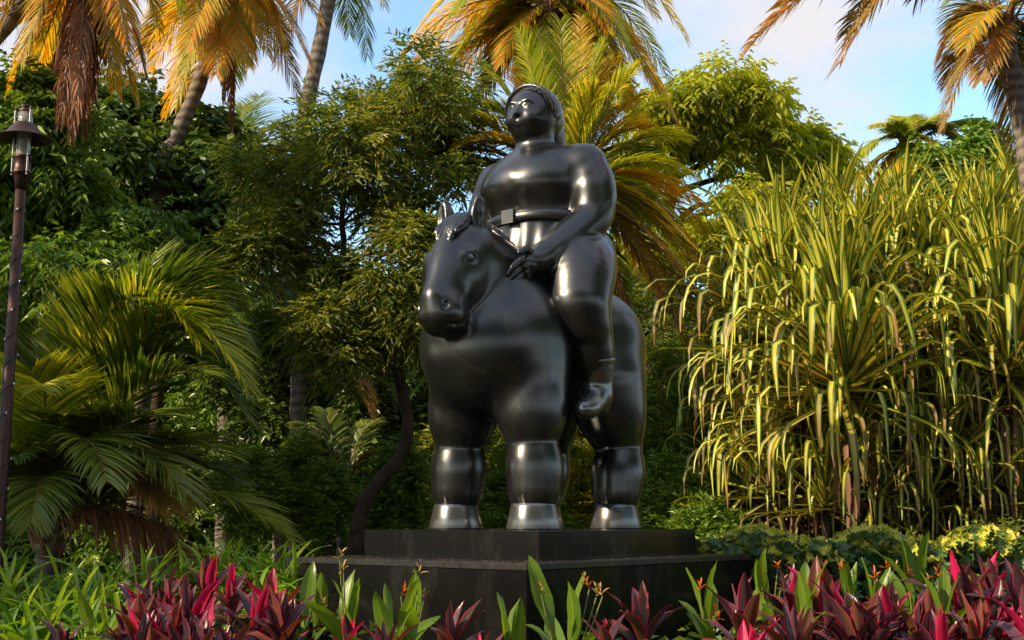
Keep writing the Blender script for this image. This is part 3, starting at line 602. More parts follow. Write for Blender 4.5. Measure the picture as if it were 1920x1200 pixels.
def leaves(P, D, Nn, ln, wd, r, fold=0.25, droop=0.25, big=False):
    """kite leaves folded on the midrib: P base points, D directions, Nn normals, ln / wd sizes"""
    n = len(P); D = nrm(D); S = nrm(np.cross(D, Nn)); U = np.cross(S, D)
    ln = np.broadcast_to(ln, (n,))[:, None]; wd = np.broadcast_to(wd, (n,))[:, None]
    down = np.array([0, 0, -1.0])
    if not big:
        a = P; t = P + D * ln + down * ln * droop; m = P + D * ln * 0.42 + down * ln * droop * 0.15
        l_ = m + S * wd * .5 + U * wd * fold; r_ = m - S * wd * .5 + U * wd * fold
        V = np.stack([a, l_, t, r_], 1).reshape(-1, 3); b = np.arange(n)[:, None] * 4
        F = np.stack([np.hstack([b, b + 1, b + 2]), np.hstack([b, b + 2, b + 3])], 1).reshape(-1, 3); k = 4
    else:
        a = P; m1 = P + D * ln * .3 + down * ln * droop * .08; m2 = P + D * ln * .7 + down * ln * droop * .45; t = P + D * ln * .97 + down * ln * droop
        V = np.stack([a, m1 + S * wd * .5 + U * wd * fold, m2 + S * wd * .42 + U * wd * fold * .8, t, m2 - S * wd * .42 + U * wd * fold * .8, m1 - S * wd * .5 + U * wd * fold, m1, m2], 1).reshape(-1, 3)
        b = np.arange(n)[:, None] * 8
        tr = [(0, 1, 6), (1, 2, 7), (1, 7, 6), (2, 3, 7), (0, 6, 5), (6, 7, 4), (6, 4, 5), (7, 3, 4)]
        F = np.stack([np.hstack([b + q for q in T]) for T in tr], 1).reshape(-1, 3); k = 8
    tint = np.repeat(np.clip(r.normal(0.5, 0.18, n), 0, 1), k)
    return V, F, tint

def rand_dirs(r, n): return nrm(r.normal(size=(n, 3)))

def clump_leaves(r, C, Rr, nt, nl, ln, wd, droop=0.35, big=False, flat=0.8, hang=0.25, spread=0.8, up=0.45, twig=0.22, tintspread=0.14):
    """C clump centres (k,3), Rr radii (k,): nt twigs per clump, nl leaves per twig"""
    k = len(C); n = k * nt
    ci = np.repeat(np.arange(k), nt)
    d = rand_dirs(r, n); d[:, 2] = d[:, 2] * flat + 0.12; d = nrm(d)
    rad = Rr[ci] * (0.35 + 0.65 * r.random(n) ** 0.6)
    B = C[ci] + d * rad[:, None] * np.array([1, 1, 0.85])
    td = nrm(d + 0.5 * rand_dirs(r, n) + np.array([0, 0, -hang]))
    tl = twig * (0.6 + 0.8 * r.random(n))
    j = np.tile(np.arange(nl), n); ti = np.repeat(np.arange(n), nl); f = (j + 0.5) / nl
    P = B[ti] + td[ti] * (tl[ti] * f)[:, None] + np.array([0, 0, -1.0]) * (f ** 2 * tl[ti] * 0.25)[:, None]
    ref = nrm(np.cross(td, np.array([0, 0, 1.0]) + 0.3 * rand_dirs(r, n)))
    side = ref[ti] * np.where(j % 2 == 0, 1, -1)[:, None]
    D = nrm(td[ti] * (0.35 + 0.5 * f)[:, None] + side * spread + 0.25 * rand_dirs(r, len(P)))
    Nn = nrm(np.array([0, 0, up]) + 0.55 * rand_dirs(r, len(P)) + 0.35 * d[ti])
    L_ = ln * (0.65 + 0.7 * r.random(len(P))) * (1 - 0.25 * f)
    V, F, T = leaves(P, D, Nn, L_, L_ * wd / ln, r, 0.22, droop, big)
    q = V.shape[0] // len(P)
    T = np.clip(T + np.repeat((r.random(k)[ci][ti] - 0.5) * 2 * tintspread, q), 0, 1)
    return V, F, T

def spline(pts, n=14):
    pts = np.asarray(pts, float); k = len(pts)
    if k == 2: return pts[0] + (pts[1] - pts[0]) * np.linspace(0, 1, n)[:, None]
    out = []; ext = np.vstack([2 * pts[0] - pts[1], pts, 2 * pts[-1] - pts[-2]])
    for i in range(k - 1):
        p0, p1, p2, p3 = ext[i:i + 4]; m_ = max(3, n // (k - 1))
        for t in np.linspace(0, 1, m_, endpoint=(i == k - 2)):
            out.append(0.5 * ((2 * p1) + (-p0 + p2) * t + (2 * p0 - 5 * p1 + 4 * p2 - p3) * t * t + (-p0 + 3 * p1 - 3 * p2 + p3) * t ** 3))
    return np.array(out)

def tree(name, label, cat, Y, trunk_px, r0, r1, clumps, leafmat, barkmat, nt=60, nl=7, ln=0.09, wd=0.04, seed=1, group=None, depth=1.6, big=False, sub=5, subr=0.55, limb=True, fulltrunk=None, **kw):
    """trunk_px: pixel path (px, py) at depth Y; clumps: list (px, py, radius_m[, dY]) ; sub: smaller clumps scattered in each"""
    r = np.random.default_rng(seed)
    tp = [at(p[0], p[1], Y + (p[2] if len(p) > 2 else 0)) for p in trunk_px]
    base = np.array([tp[0][0], tp[0][1], 0.0])
    if tp[0][2] > 0.3: tp = [base - np.array([0, 0, .1])] + tp
    root = empty(name, base); tag(root, label, cat, group)
    g = Geo(); path = spline(tp, 16)
    path[1:-1] += r.normal(size=(len(path) - 2, 3)) * r0 * 0.12
    rad = np.linspace(r0, r1, len(path)); g.tube(path - base, rad, 9)
    C = []; RR = []
    for c in clumps:
        cc = at(c[0], c[1], Y + (c[3] if len(c) > 3 else r.uniform(-depth, depth))); R_ = c[2]
        # limb from the nearest trunk point
        if limb:
            d = np.linalg.norm((path - cc) * np.array([1, 1, 1.25]), axis=1) + (path[:, 2] > cc[2] - 0.05) * 1.5
            s = path[np.argmin(d)]
            mid = (s + cc) / 2 + np.array([0, 0, 0.12 * np.linalg.norm(cc - s)]) + r.normal(size=3) * 0.1
            lp = spline([s, mid, cc], 8); k_ = np.argmin(d); rr = min(rad[k_] * 0.6, 0.035 + 0.03 * np.linalg.norm(cc - s))
            g.tube(lp - base, np.linspace(rr, 0.012, len(lp)), 6)
            for _ in range(4):
                e = cc + rand_dirs(r, 1)[0] * R_ * 0.8; g.tube(spline([lp[-3], (lp[-3] + e) / 2 + r.normal(size=3) * .06, e], 6) - base, np.linspace(rr * .4, 0.006, 5)[:5] if False else np.linspace(rr * .4, 0.006, len(spline([lp[-3], e, e], 6))), 4)
        for _ in range(sub):
            o = rand_dirs(r, 1)[0] * R_ * r.uniform(0.35, 0.95) * np.array([1, 1, 0.8])
            C.append(cc + o); RR.append(R_ * subr * r.uniform(0.6, 1.15))
    link('trunk', g.mesh('trunk', [barkmat]), root)
    V, F, T = clump_leaves(r, np.array(C), np.array(RR), nt, nl, ln, wd, big=big, **kw)
    cr_ = link('crown', np_mesh('crown', V - base, F, [leafmat], tint=T, smooth=False), root)
    return root

def frond_mesh(O, T_, arch, ll, mats, r, n=62, wid=0.030, droop=0.5, lift=0.15, clumpy=0.0, split=0.9, gap=0.0, start=0.10, rr=0.022, sag=0.0):
    """one pinnate frond from O to T_ (relative coordinates), leaflets both sides bending under gravity"""
    O = np.array(O, float); T_ = np.array(T_, float); Ld = np.linalg.norm(T_ - O)
    M = (O + T_) / 2 + np.array([0, 0, arch])
    t = np.linspace(0, 1, 16)[:, None]; C = (1 - t) ** 2 * O + 2 * t * (1 - t) * M + t ** 2 * T_
    g = Geo(); g.tube(C, np.linspace(rr, 0.004, 16), 5, 1, tint=0.5)
    tt = np.repeat(np.linspace(start, 0.995, n), 2); sgn = np.tile([1.0, -1.0], n)
    keep = r.random(len(tt)) > gap; tt = tt[keep]; sgn = sgn[keep]; m_ = len(tt)
    tt = np.clip(tt + r.normal(size=m_) * 0.003, 0, 1); q = tt[:, None]
    P = (1 - q) ** 2 * O + 2 * q * (1 - q) * M + q ** 2 * T_; Tg = nrm(2 * (1 - q) * (M - O) + 2 * q * (T_ - M))
    up = np.array([0, 0, 1.0]); S = np.cross(Tg, up); bad = np.linalg.norm(S, axis=1) < 0.15; S[bad] = np.array([1.0, 0.2, 0]); S = nrm(S); U = nrm(np.cross(S, Tg))
    le = ll * (0.55 + 0.45 * np.sin(np.clip(tt * 1.25, 0, 1) * math.pi * 0.5)) * (1 - 0.72 * np.clip((tt - 0.45) / 0.55, 0, 1) ** 1.5) * r.uniform(0.85, 1.1, m_)
    ang = split * (1 - 0.45 * tt)
    D = nrm(S * (sgn * np.sin(ang))[:, None] + Tg * np.cos(ang)[:, None] + U * (lift + clumpy * r.normal(size=m_))[:, None] + 0.05 * r.normal(size=(m_, 3)) + clumpy * 0.3 * r.normal(size=(m_, 3)))
    ns = 4; pts = [P]; cur = P.copy(); d = D.copy(); dr = droop * r.uniform(0.7, 1.3, m_)
    for s in range(ns):
        cur = cur + d * (le / ns)[:, None]; pts.append(cur.copy()); d = nrm(d + np.array([0, 0, -1.0]) * dr[:, None] * 0.5)
    pts = np.stack(pts, 1)                                    # m, ns+1, 3
    W = nrm(np.cross(np.cross(D, Tg + 1e-3), D)); tw = r.normal(size=(m_, 1)) * 0.35; W = nrm(W + U * tw)
    wp = np.array([0.45, 1.0, 0.9, 0.62]) * 0.5
    Vs = []
    for s in range(ns): w_ = (wid * wp[s]) * (0.8 + 0.4 * le / ll)[:, None]; Vs += [pts[:, s] + W * w_, pts[:, s] - W * w_]
    Vs.append(pts[:, ns]); V = np.stack(Vs, 1).reshape(-1, 3); k = 2 * ns + 1; b = np.arange(m_)[:, None] * k
    tint = np.repeat(np.clip(r.normal(0.5, 0.2, m_) + r.normal() * .12 + 0.25 * (tt - .4), 0, 1), k)
    F4 = np.vstack([np.hstack([b + 2 * s, b + 2 * s + 1, b + 2 * s + 3, b + 2 * s + 2]) for s in range(ns - 1)])
    g.add(V, F4, 0, tint)
    g.add(V, np.hstack([b + 2 * ns - 2, b + 2 * ns - 1, b + 2 * ns]), 0, tint)
    return g.mesh('frond', mats)

PM = {'gold': (P_GOLD, RACH), 'lime': (P_LIME, RACH), 'deep': (P_DEEP, RACH), 'dry': (P_DRY, RACHD), 'rust': (P_RUST, RACHD)}
def palm(label, Y, crown, trunk, r0, r1, fronds, seed, cat='palm tree', group=None, ll=0.62, name='palm_tree', wid=0.018, n=80, droop=.42, split=.9):
    """crown (px, py); trunk: pixel path from the ground up; fronds: (tip px, tip py, arch, material[, dY][, options])"""
    r = np.random.default_rng(seed)
    cw = at(crown[0], crown[1], Y); tp = [at(p[0], p[1], Y) for p in trunk]
    base = np.array([tp[0][0] if trunk else cw[0], Y, 0.0]); root = empty(name, base); tag(root, label, cat, group)
    path = spline(([base - np.array([0, 0, .1])] if (not trunk or tp[0][2] > 0.2) else []) + tp + [cw], 22)
    g = Geo(); rad = np.linspace(r0, r1, len(path)) + 0.012 * (np.arange(len(path)) % 2); rad[0] *= 1.35; g.tube(path - base, rad, 12)
    link('trunk', g.mesh('trunk', [PTRUNK]), root)
    if r1 > 0.05:     # ragged sheaths where the stalks leave the trunk
        g = Geo()
        for k in range(14):
            a = k * 2.4; z = cw[2] - 0.35 + 0.03 * k; c = cw - base; c = np.array([c[0], c[1], z])
            o = np.array([math.cos(a), math.sin(a), 0]); g.tube(spline([c + o * r1 * .8, c + o * (r1 + .06) + [0, 0, .18], c + o * (r1 + .16) + [0, 0, .34]], 5), [.05, .045, .03, .02, .012, .01][:len(spline([c, c, c], 5))], 5)
        link('leaf_base', g.mesh('leaf_base', [P_DRY]), root)
    for f in fronds:
        tx, ty, arch, mk = f[:4]; dY = f[4] if len(f) > 4 and f[4] is not None else r.uniform(-1.2, 1.2); opt = dict(f[5]) if len(f) > 5 else {}
        T_ = at(tx, ty, Y + dY) - base; O = cw - base + np.array([r.uniform(-.05, .05), r.uniform(-.05, .05), r.uniform(-0.25, .05)])
        if 'from' in opt: O = at(*opt.pop('from'), Y) - base
        lld = opt.pop('ll', ll)
        if mk == 'dry': opt.setdefault('droop', 1.3); opt.setdefault('clumpy', 0.25); opt.setdefault('split', 0.6); opt.setdefault('lift', -0.1)
        opt.setdefault('n', n); opt.setdefault('droop', droop); opt.setdefault('split', split); opt.setdefault('wid', wid)
        link('frond', frond_mesh(O, T_, arch, lld, PM[mk], r, **opt), root)
    return root

# ------------------------------------------------------------------ background wall of foliage
def undergrowth():
    r = np.random.default_rng(11)
    prof = [(-900, 120), (0, 300), (300, 330), (420, 420), (520, 520), (620, 640), (700, 620), (760, 480), (900, 470), (1150, 520), (1250, 440), (1500, 430), (1600, 400), (1750, 360), (1900, 350), (2800, 250)]
    def mass(name, label, Y0, Y1, n, mat, ln, wd, lo, shift, seed):
        r = np.random.default_rng(seed); px = r.uniform(-800, 2700, n); top = np.interp(px, [p[0] for p in prof], [p[1] for p in prof]) + shift
        lump = 60 * np.sin(px * 0.021 + seed) + 35 * np.sin(px * 0.057 + 2 * seed); top = top + lump
        py = top + (lo - top) * r.random(n) ** 0.8
        Y = r.uniform(Y0, Y1, n)
        C = np.stack([(px - 960) / FPX * Y, Y, np.zeros(n)], 1)
        el = PITCH + np.arctan((600 - py) / FPX); C[:, 2] = EYE + Y * np.tan(el)
        C[:, 2] = np.maximum(C[:, 2], 0.15)
        V, F, T = clump_leaves(r, C, np.full(n, 0.45), 9, 5, ln, wd, droop=0.4, twig=0.3)
        tag(link(name, np_mesh(name, V, F, [mat], tint=T, smooth=False)), label, kind='stuff')
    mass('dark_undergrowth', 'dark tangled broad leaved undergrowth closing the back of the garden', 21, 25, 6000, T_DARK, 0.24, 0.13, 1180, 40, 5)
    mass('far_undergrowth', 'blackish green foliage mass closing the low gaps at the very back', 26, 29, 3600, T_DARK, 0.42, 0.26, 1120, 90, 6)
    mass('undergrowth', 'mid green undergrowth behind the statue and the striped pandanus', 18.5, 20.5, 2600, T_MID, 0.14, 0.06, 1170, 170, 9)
undergrowth()

# ------------------------------------------------------------------ broad-leaved trees
tree('broadleaf_tree', 'dense dark green tree hanging over the lamp post at the left edge', 'tree', 13.0, [(-60, 1080), (-40, 700), (30, 430)], 0.16, 0.06,
     [(20, 215, .5), (-40, 270, .7), (90, 240, .5), (60, 330, .6), (140, 330, .5), (-20, 400, .7), (110, 430, .6), (200, 420, .5), (230, 480, .5), (60, 520, .6), (160, 520, .5), (300, 460, .42), (-60, 560, .7), (40, 600, .5), (310, 520, .35), (-150, 330, .9), (-160, 520, .9), (210, 560, .4), (60, 165, .3)],
     T_MID, BARK, nt=44, nl=9, ln=0.12, wd=0.046, seed=21, droop=0.5, hang=0.5, depth=0.8, twig=0.30)
tree('broadleaf_tree', 'dark broad leaved tree between the hanging dead fronds and the leaning palm trunk', 'tree', 17.0, [(285, 1040), (300, 700), (330, 420)], 0.14, 0.05,
     [(200, 230, .6), (260, 210, .55), (330, 230, .5), (390, 250, .4), (230, 300, .7), (320, 310, .6), (400, 330, .5), (180, 370, .6), (300, 400, .6), (380, 400, .5), (340, 480, .5), (440, 300, .35), (250, 470, .5), (170, 240, .5)],
     T_DARK, BARK, nt=34, nl=6, ln=0.19, wd=0.10, seed=22, droop=0.35, depth=1.2, big=True, twig=0.34)
tree('crooked_tree', 'crooked tree with sparse olive leaves behind the horse and left of it', 'tree', 13.6, [(662, 1040), (690, 930), (765, 830), (745, 700), (690, 590), (655, 490), (640, 420), (655, 330)], 0.10, 0.025,
     [(560, 260, .45), (640, 220, .45), (720, 190, .42), (800, 160, .45), (840, 190, .4), (520, 320, .5), (600, 330, .5), (690, 300, .5), (770, 270, .5), (500, 400, .45), (560, 440, .45), (730, 390, .55), (800, 360, .5), (850, 300, .35), (760, 470, .5), (620, 520, .38), (700, 540, .4), (780, 570, .42), (740, 640, .35), (640, 650, .35), (480, 480, .35), (590, 600, .35), (820, 450, .4)],
     T_OLIVE, BARK, nt=46, nl=8, ln=0.125, wd=0.031, seed=23, droop=0.25, depth=0.9, twig=0.30, spread=0.55)
tree('sunlit_tree', 'bright yellow green tree in full sun above the striped pandanus', 'tree', 20.0, [(1250, 1000), (1245, 600), (1252, 400), (1262, 310)], 0.22, 0.10,
     [(1300, 175, .6), (1360, 170, .6), (1240, 200, .5), (1420, 210, .55), (1290, 240, .7), (1370, 250, .7), (1450, 260, .5), (1210, 270, .6), (1430, 330, .5), (1500, 290, .45), (1530, 260, .35), (1540, 300, .35), (1480, 370, .45), (1390, 390, .55), (1210, 380, .5), (1180, 320, .5), (1340, 470, .6), (1240, 480, .6), (1560, 300, .22), (1440, 190, .3), (1420, 450, .6), (1500, 420, .4)],
     T_LIME, BARK, nt=30, nl=7, ln=0.165, wd=0.066, seed=24, droop=0.55, depth=1.4, hang=0.45, twig=0.34)
tree('broadleaf_tree', 'small dark round tree beyond the pandanus at the right edge', 'tree', 26.0, [(1800, 1000), (1800, 500), (1800, 380)], 0.18, 0.08,
     [(1800, 290, .7), (1850, 320, .7), (1760, 310, .5), (1900, 350, .7), (1820, 360, .8), (1780, 360, .6), (1950, 370, .8), (1830, 270, .4), (1870, 380, .8)],
     T_MID, BARK, nt=44, nl=6, ln=0.19, wd=0.10, seed=25, depth=1.2, twig=0.34)
# shrubs under the trees
SH = [(560, 905, 14.6, .30, T_MID, 'upright green shrub right of the tall low palm fronds'), (470, 920, 14.0, .28, T_MID, 'upright shrub just beyond the long drooping palm frond'),
      (615, 930, 14.2, .24, T_MID, 'slim bright shrub left of the crooked trunk'), (740, 925, 15.0, .40, T_MID, 'low shrub right of the crooked trunk base'),
      (915, 850, 16.5, .75, T_OLIVE, 'olive shrub seen between the front legs of the horse'), (1090, 860, 16.8, .8, T_LIME, 'feathery light green shrub seen under the belly of the horse'),
      (1240, 800, 16.0, .7, T_MID, 'green shrub right of the hind leg'), (1255, 950, 14.5, .38, T_MID, 'rounded green shrub beside the right end of the upper plinth'),
      (1335, 900, 16.4, .6, T_MID, 'green shrub in the gap left of the pandanus'), (1320, 1010, 13.6, .25, T_MID, 'low green shrub right behind the plinth corner'),
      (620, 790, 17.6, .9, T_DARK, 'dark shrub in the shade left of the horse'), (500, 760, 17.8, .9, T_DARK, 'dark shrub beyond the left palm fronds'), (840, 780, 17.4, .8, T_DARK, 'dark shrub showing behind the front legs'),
      (970, 930, 15.2, .5, T_MID, 'low green shrub between the front hooves'), (1180, 700, 17.8, 1.0, T_OLIVE, 'tall olive shrub behind the haunch of the horse')]
for k, (px, py, Y, rad, mt, lb) in enumerate(SH):
    r_ = rad * FPX / Y
    tree('shrub', lb, 'shrub', Y, [(px, min(1150, py + r_ * 1.1)), (px + 4, py)], 0.035, 0.015,
         [(px, py - r_ * 1.1, rad * .5, 0), (px - r_ * .6, py - r_ * .3, rad * .55, .1), (px + r_ * .55, py - r_ * .4, rad * .55, -.1), (px, py + r_ * .2, rad * .65, -.1), (px - r_ * .5, py + r_ * .8, rad * .6, 0), (px + r_ * .6, py + r_ * .7, rad * .6, .1), (px, py + r_ * 1.3, rad * .7, 0)],
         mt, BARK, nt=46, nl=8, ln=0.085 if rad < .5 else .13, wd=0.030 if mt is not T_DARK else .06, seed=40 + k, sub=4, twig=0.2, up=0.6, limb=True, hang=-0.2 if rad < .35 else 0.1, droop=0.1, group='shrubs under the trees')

# ------------------------------------------------------------------ palms
dry = {'n': 84, 'droop': 1.6}
palm('coconut palm at the top left with long brown dead fronds hanging straight down', 12.2, (165, -120), [(-190, 1000), (-160, 500), (-70, 160)], 0.085, 0.075,
     [(135, 250, .25, 'dry', 0.0, dict(dry, ll=.55)), (112, 230, .2, 'dry', -.3, dict(dry, ll=.5)), (178, 190, .2, 'dry', .2, dict(dry, ll=.45)), (160, 255, .1, 'dry', .3, dict(dry, ll=.4)), (100, 200, .2, 'dry', .5, dict(dry, ll=.5)), (145, 180, .2, 'dry', -.5, dict(dry, ll=.5)),
      (60, 150, .5, 'gold'), (20, 170, .6, 'gold'), (40, 120, .7, 'gold', -.6), (85, 190, .3, 'gold', .9), (255, 190, .4, 'gold', .3), (215, 130, .4, 'gold', -.4), (0, 60, .9, 'rust', -.2), (200, 110, .2, 'dry', .1, dict(dry, ll=.4)), (-30, 60, .8, 'gold', -1.0), (240, 90, .5, 'gold'), (225, 40, .6, 'lime'), (275, 150, .6, 'rust', .2), (300, 60, .9, 'gold'), (100, 60, .6, 'rust'), (-60, 160, .9, 'rust'), (340, 20, .9, 'lime', .8), (10, 20, .9, 'dry', .5), (215, 170, .3, 'gold', .6), (60, 170, .4, 'lime', 1.2)], 31, ll=.52)
palm('leaning palm with golden fronds right of the brown hanging ones', 16.0, (425, -70), [(250, 1000), (295, 360), (330, 260), (385, 120)], 0.11, 0.09,
     [(310, 215, .5, 'gold', .1), (330, 200, .4, 'gold', -.6), (285, 130, .6, 'gold', .5), (360, 170, .3, 'gold', .7), (405, 140, .1, 'gold', -.7), (455, 110, .2, 'gold', -.5), (500, 100, .5, 'gold', -.4), (350, 90, .4, 'gold', -1), (535, 100, .7, 'gold', .3), (265, 100, .8, 'gold'), (245, 155, .8, 'rust', .8), (345, 140, .3, 'lime'), (395, 95, .1, 'gold', -.4), (375, 60, .3, 'gold', -.8), (435, 250, .1, 'dry', .3, dict(dry, ll=.32)), (420, 190, .1, 'dry', .1, dict(dry, ll=.3)),
      (465, 120, .2, 'gold', .4), (520, 60, .6, 'gold'), (585, 130, .8, 'rust', -.3), (560, 190, .8, 'rust', .9), (600, 40, .9, 'rust'), (480, 60, .4, 'rust'), (290, 20, .9, 'rust'), (440, 150, .2, 'lime', .8)], 32, ll=.66)
palm('tall grey trunked palm whose bare trunk crosses the sky between the golden fronds', 18.0, (640, -150), [(528, 1000), (538, 500), (570, 230), (605, 60)], 0.13, 0.105,
     [(690, 105, .9, 'deep', .2), (655, 60, .5, 'deep', .8), (545, 60, .8, 'rust'), (520, 120, .9, 'rust', .6), (770, -20, .9, 'deep'), (500, -20, .9, 'rust'), (720, 10, .9, 'lime', -.8)], 33, ll=.72)
palm('tall golden palm filling the sky right behind the rider', 15.5, (1030, 0), [(1010, 1000), (1030, 500), (1040, 200)], 0.16, 0.12,
     [(752, 110, .95, 'gold', .3), (800, 170, .75, 'lime', .6), (850, 120, .5, 'gold'), (1268, 228, 1.1, 'gold', -.2), (1245, 190, .85, 'gold', .7), (1195, 230, .7, 'gold', 1.0), (1150, 260, .5, 'rust', .9), (940, 120, .4, 'gold', -.6), (985, 140, .2, 'lime', -.4), (1050, 140, .2, 'lime', -.7), (1110, 160, .5, 'gold', .4),
      (880, 60, .8, 'rust', 1.0), (1180, 100, .9, 'lime', -1.1), (900, 190, .4, 'rust', .8), (1140, 60, .8, 'gold', -1), (1288, 75, 1.6, 'gold', .2), (765, 140, 1.0, 'gold', .9), (980, 210, .3, 'gold', .3), (1060, 190, .3, 'lime', .6), (1260, 215, .9, 'gold', .3), (1220, 120, .9, 'gold', -.5), (920, 90, .6, 'gold', .5), (840, 130, .7, 'lime', -.3), (1020, 110, .2, 'gold', .8), (1150, 130, .6, 'gold', .2), (1230, 30, 1.4, 'gold', .5), (780, 60, 1.1, 'gold', -.5), (1255, 150, 1.2, 'lime', .9), (1000, 170, .3, 'gold', 1.2), (1130, 210, .6, 'gold', 1.2), (820, 200, .7, 'gold', 1.2), (910, 160, .5, 'lime', 1), (870, 90, .7, 'gold', -.2), (1210, 250, .9, 'gold', 1.4), (1095, 110, .5, 'gold', -.3), (1170, 150, .8, 'lime', -.7), (960, 60, .7, 'lime', 1.2), (1080, 80, .6, 'rust', 1.2), (850, 30, .9, 'lime', -1)], 34, ll=.60)
palm('lower palm with green and yellow fronds spreading on both sides of the rider', 14.2, (1060, 340), [(1005, 1000), (1040, 640)], 0.14, 0.11,
     [(775, 250, .45, 'deep', .4), (790, 325, .3, 'deep', 0), (830, 210, .5, 'deep', .9), (850, 280, .55, 'gold', -.3), (900, 120, .4, 'lime', .2), (975, 60, .2, 'lime', -.3), (1050, 40, .1, 'lime', 0), (1130, 75, .3, 'lime', .3), (1190, 130, .45, 'lime', -.2), (1240, 190, .4, 'lime', .6), (1290, 260, .6, 'lime', .2), (1275, 370, .55, 'gold', .2), (1290, 450, .55, 'gold', -.3), (1335, 520, .75, 'rust', .3), (1330, 590, .8, 'rust', -.2), (1290, 650, .8, 'rust', .5), (1215, 690, .7, 'dry', .2), (1180, 420, .4, 'lime', .9), (1230, 300, .5, 'deep', 1.0), (760, 400, .6, 'deep', .9), (1010, 90, .1, 'deep', .8), (1240, 560, .5, 'gold', .8), (1180, 610, .4, 'deep', 1.2), (1160, 200, .4, 'gold', 1.2), (920, 200, .4, 'lime', -.2), (1330, 440, .6, 'gold', .5), (1340, 550, .7, 'gold', .2), (1320, 620, .8, 'rust', .7), (1300, 330, .6, 'lime', -.1), (1150, 100, .3, 'gold', .8), (1010, 60, .1, 'lime', .4), (1090, 30, .1, 'gold', .9), (1200, 180, .4, 'gold', .9), (860, 220, .5, 'lime', -.1), (800, 370, .5, 'deep', .3), (1320, 390, .6, 'gold', .9), (960, 130, .3, 'gold', .6), (1090, 90, .2, 'gold', .5), (1120, 170, .3, 'lime', -.3), (1210, 240, .5, 'gold', .1), (1260, 320, .5, 'lime', .7), (810, 280, .5, 'gold', .8), (870, 170, .4, 'deep', .5), (1300, 490, .6, 'lime', .9), (1270, 410, .5, 'deep', -.2)], 35, ll=.58)
palm('palm at the right edge with browned fronds around a reddish trunk', 14.0, (1878, 30), [(1960, 1000), (1950, 520), (1925, 260), (1890, 110)], 0.15, 0.115,
     [(1760, 110, .5, 'rust', .2), (1775, 160, .35, 'rust', .7), (1768, 245, .6, 'rust', -.1), (1730, -40, .5, 'rust'), (1840, 150, .3, 'rust', -.5), (1905, 300, .6, 'rust', .4), (1810, 90, .4, 'gold', -.6), (1990, 160, .6, 'rust'), (2010, 60, .7, 'gold'), (1820, -60, .5, 'lime'), (1930, 200, .3, 'deep', .9), (1790, 60, .6, 'deep', .9)], 36, ll=.60)
palm('palm whose frond tips hang into the sky from above at the upper right', 10.0, (1900, -330), [(2330, 1000), (2300, 500), (2150, 0)], 0.14, 0.11,
     [(1405, 85, .35, 'rust', .1), (1440, 45, .45, 'rust', .5), (1575, 118, .3, 'rust', -.2), (1590, 60, .25, 'rust', .6), (1500, -40, .6, 'lime'), (1720, -10, .2, 'rust', .5), (2300, -60, .8, 'lime'), (2400, -300, .9, 'rust'), (1800, -20, .2, 'deep')], 37, ll=.80, wid=.026, split=1.2, droop=.3)
palm('far pale palm standing between the sunlit tree and the right edge', 27.0, (1700, 262), [(1712, 1000), (1708, 500)], 0.14, 0.11,
     [(1610, 350, .5, 'gold', -.3), (1612, 300, .5, 'lime', -.5), (1650, 370, .3, 'gold', -.8), (1700, 220, .3, 'lime'), (1770, 300, .5, 'gold', -.6), (1790, 350, .6, 'lime'), (1650, 235, .4, 'lime'), (1755, 225, .4, 'lime'), (1720, 360, .5, 'lime'), (1800, 270, .7, 'deep'), (1870, 240, .6, 'deep')], 39, ll=.75, wid=.05)
palm('dark mid-distance palm between the leaning trunk and the olive tree', 18.5, (430, 330), [(420, 1000), (425, 600)], 0.14, 0.10,
     [(485, 180, .2, 'deep'), (540, 240, .5, 'deep', .5), (560, 380, .8, 'deep', -.3), (500, 480, .7, 'lime'), (330, 400, .7, 'deep'), (400, 500, .4, 'deep'), (560, 470, .9, 'lime', .5), (455, 200, .2, 'lime', .8), (340, 280, .6, 'deep', .8), (600, 300, .7, 'deep', .9)], 41, ll=.80)
palm('dim palm low behind the olive tree with fronds arching over the dark hollow', 17.0, (560, 620), [(556, 1000), (558, 800)], 0.12, 0.09,
     [(720, 620, .6, 'lime', .2), (690, 560, .5, 'deep', .8), (440, 600, .5, 'deep'), (480, 520, .5, 'deep', .6), (620, 490, .4, 'lime', .6), (660, 700, .6, 'deep', -.2), (470, 700, .6, 'deep'), (560, 460, .2, 'deep', .8), (700, 780, .8, 'rust', -.5)], 42, ll=.72)
palm('small dark palm low in the shade left of the crooked trunk', 15.5, (640, 880), [(640, 1010)], 0.06, 0.04,
     [(560, 800, .4, 'deep'), (610, 770, .3, 'deep', .4), (700, 790, .4, 'deep'), (735, 860, .4, 'rust', -.1), (560, 880, .4, 'rust', -.2), (590, 840, .3, 'deep', .5), (770, 920, .4, 'gold', -.5), (540, 830, .4, 'deep', -.4)], 43, ll=.42, wid=.03, n=44)
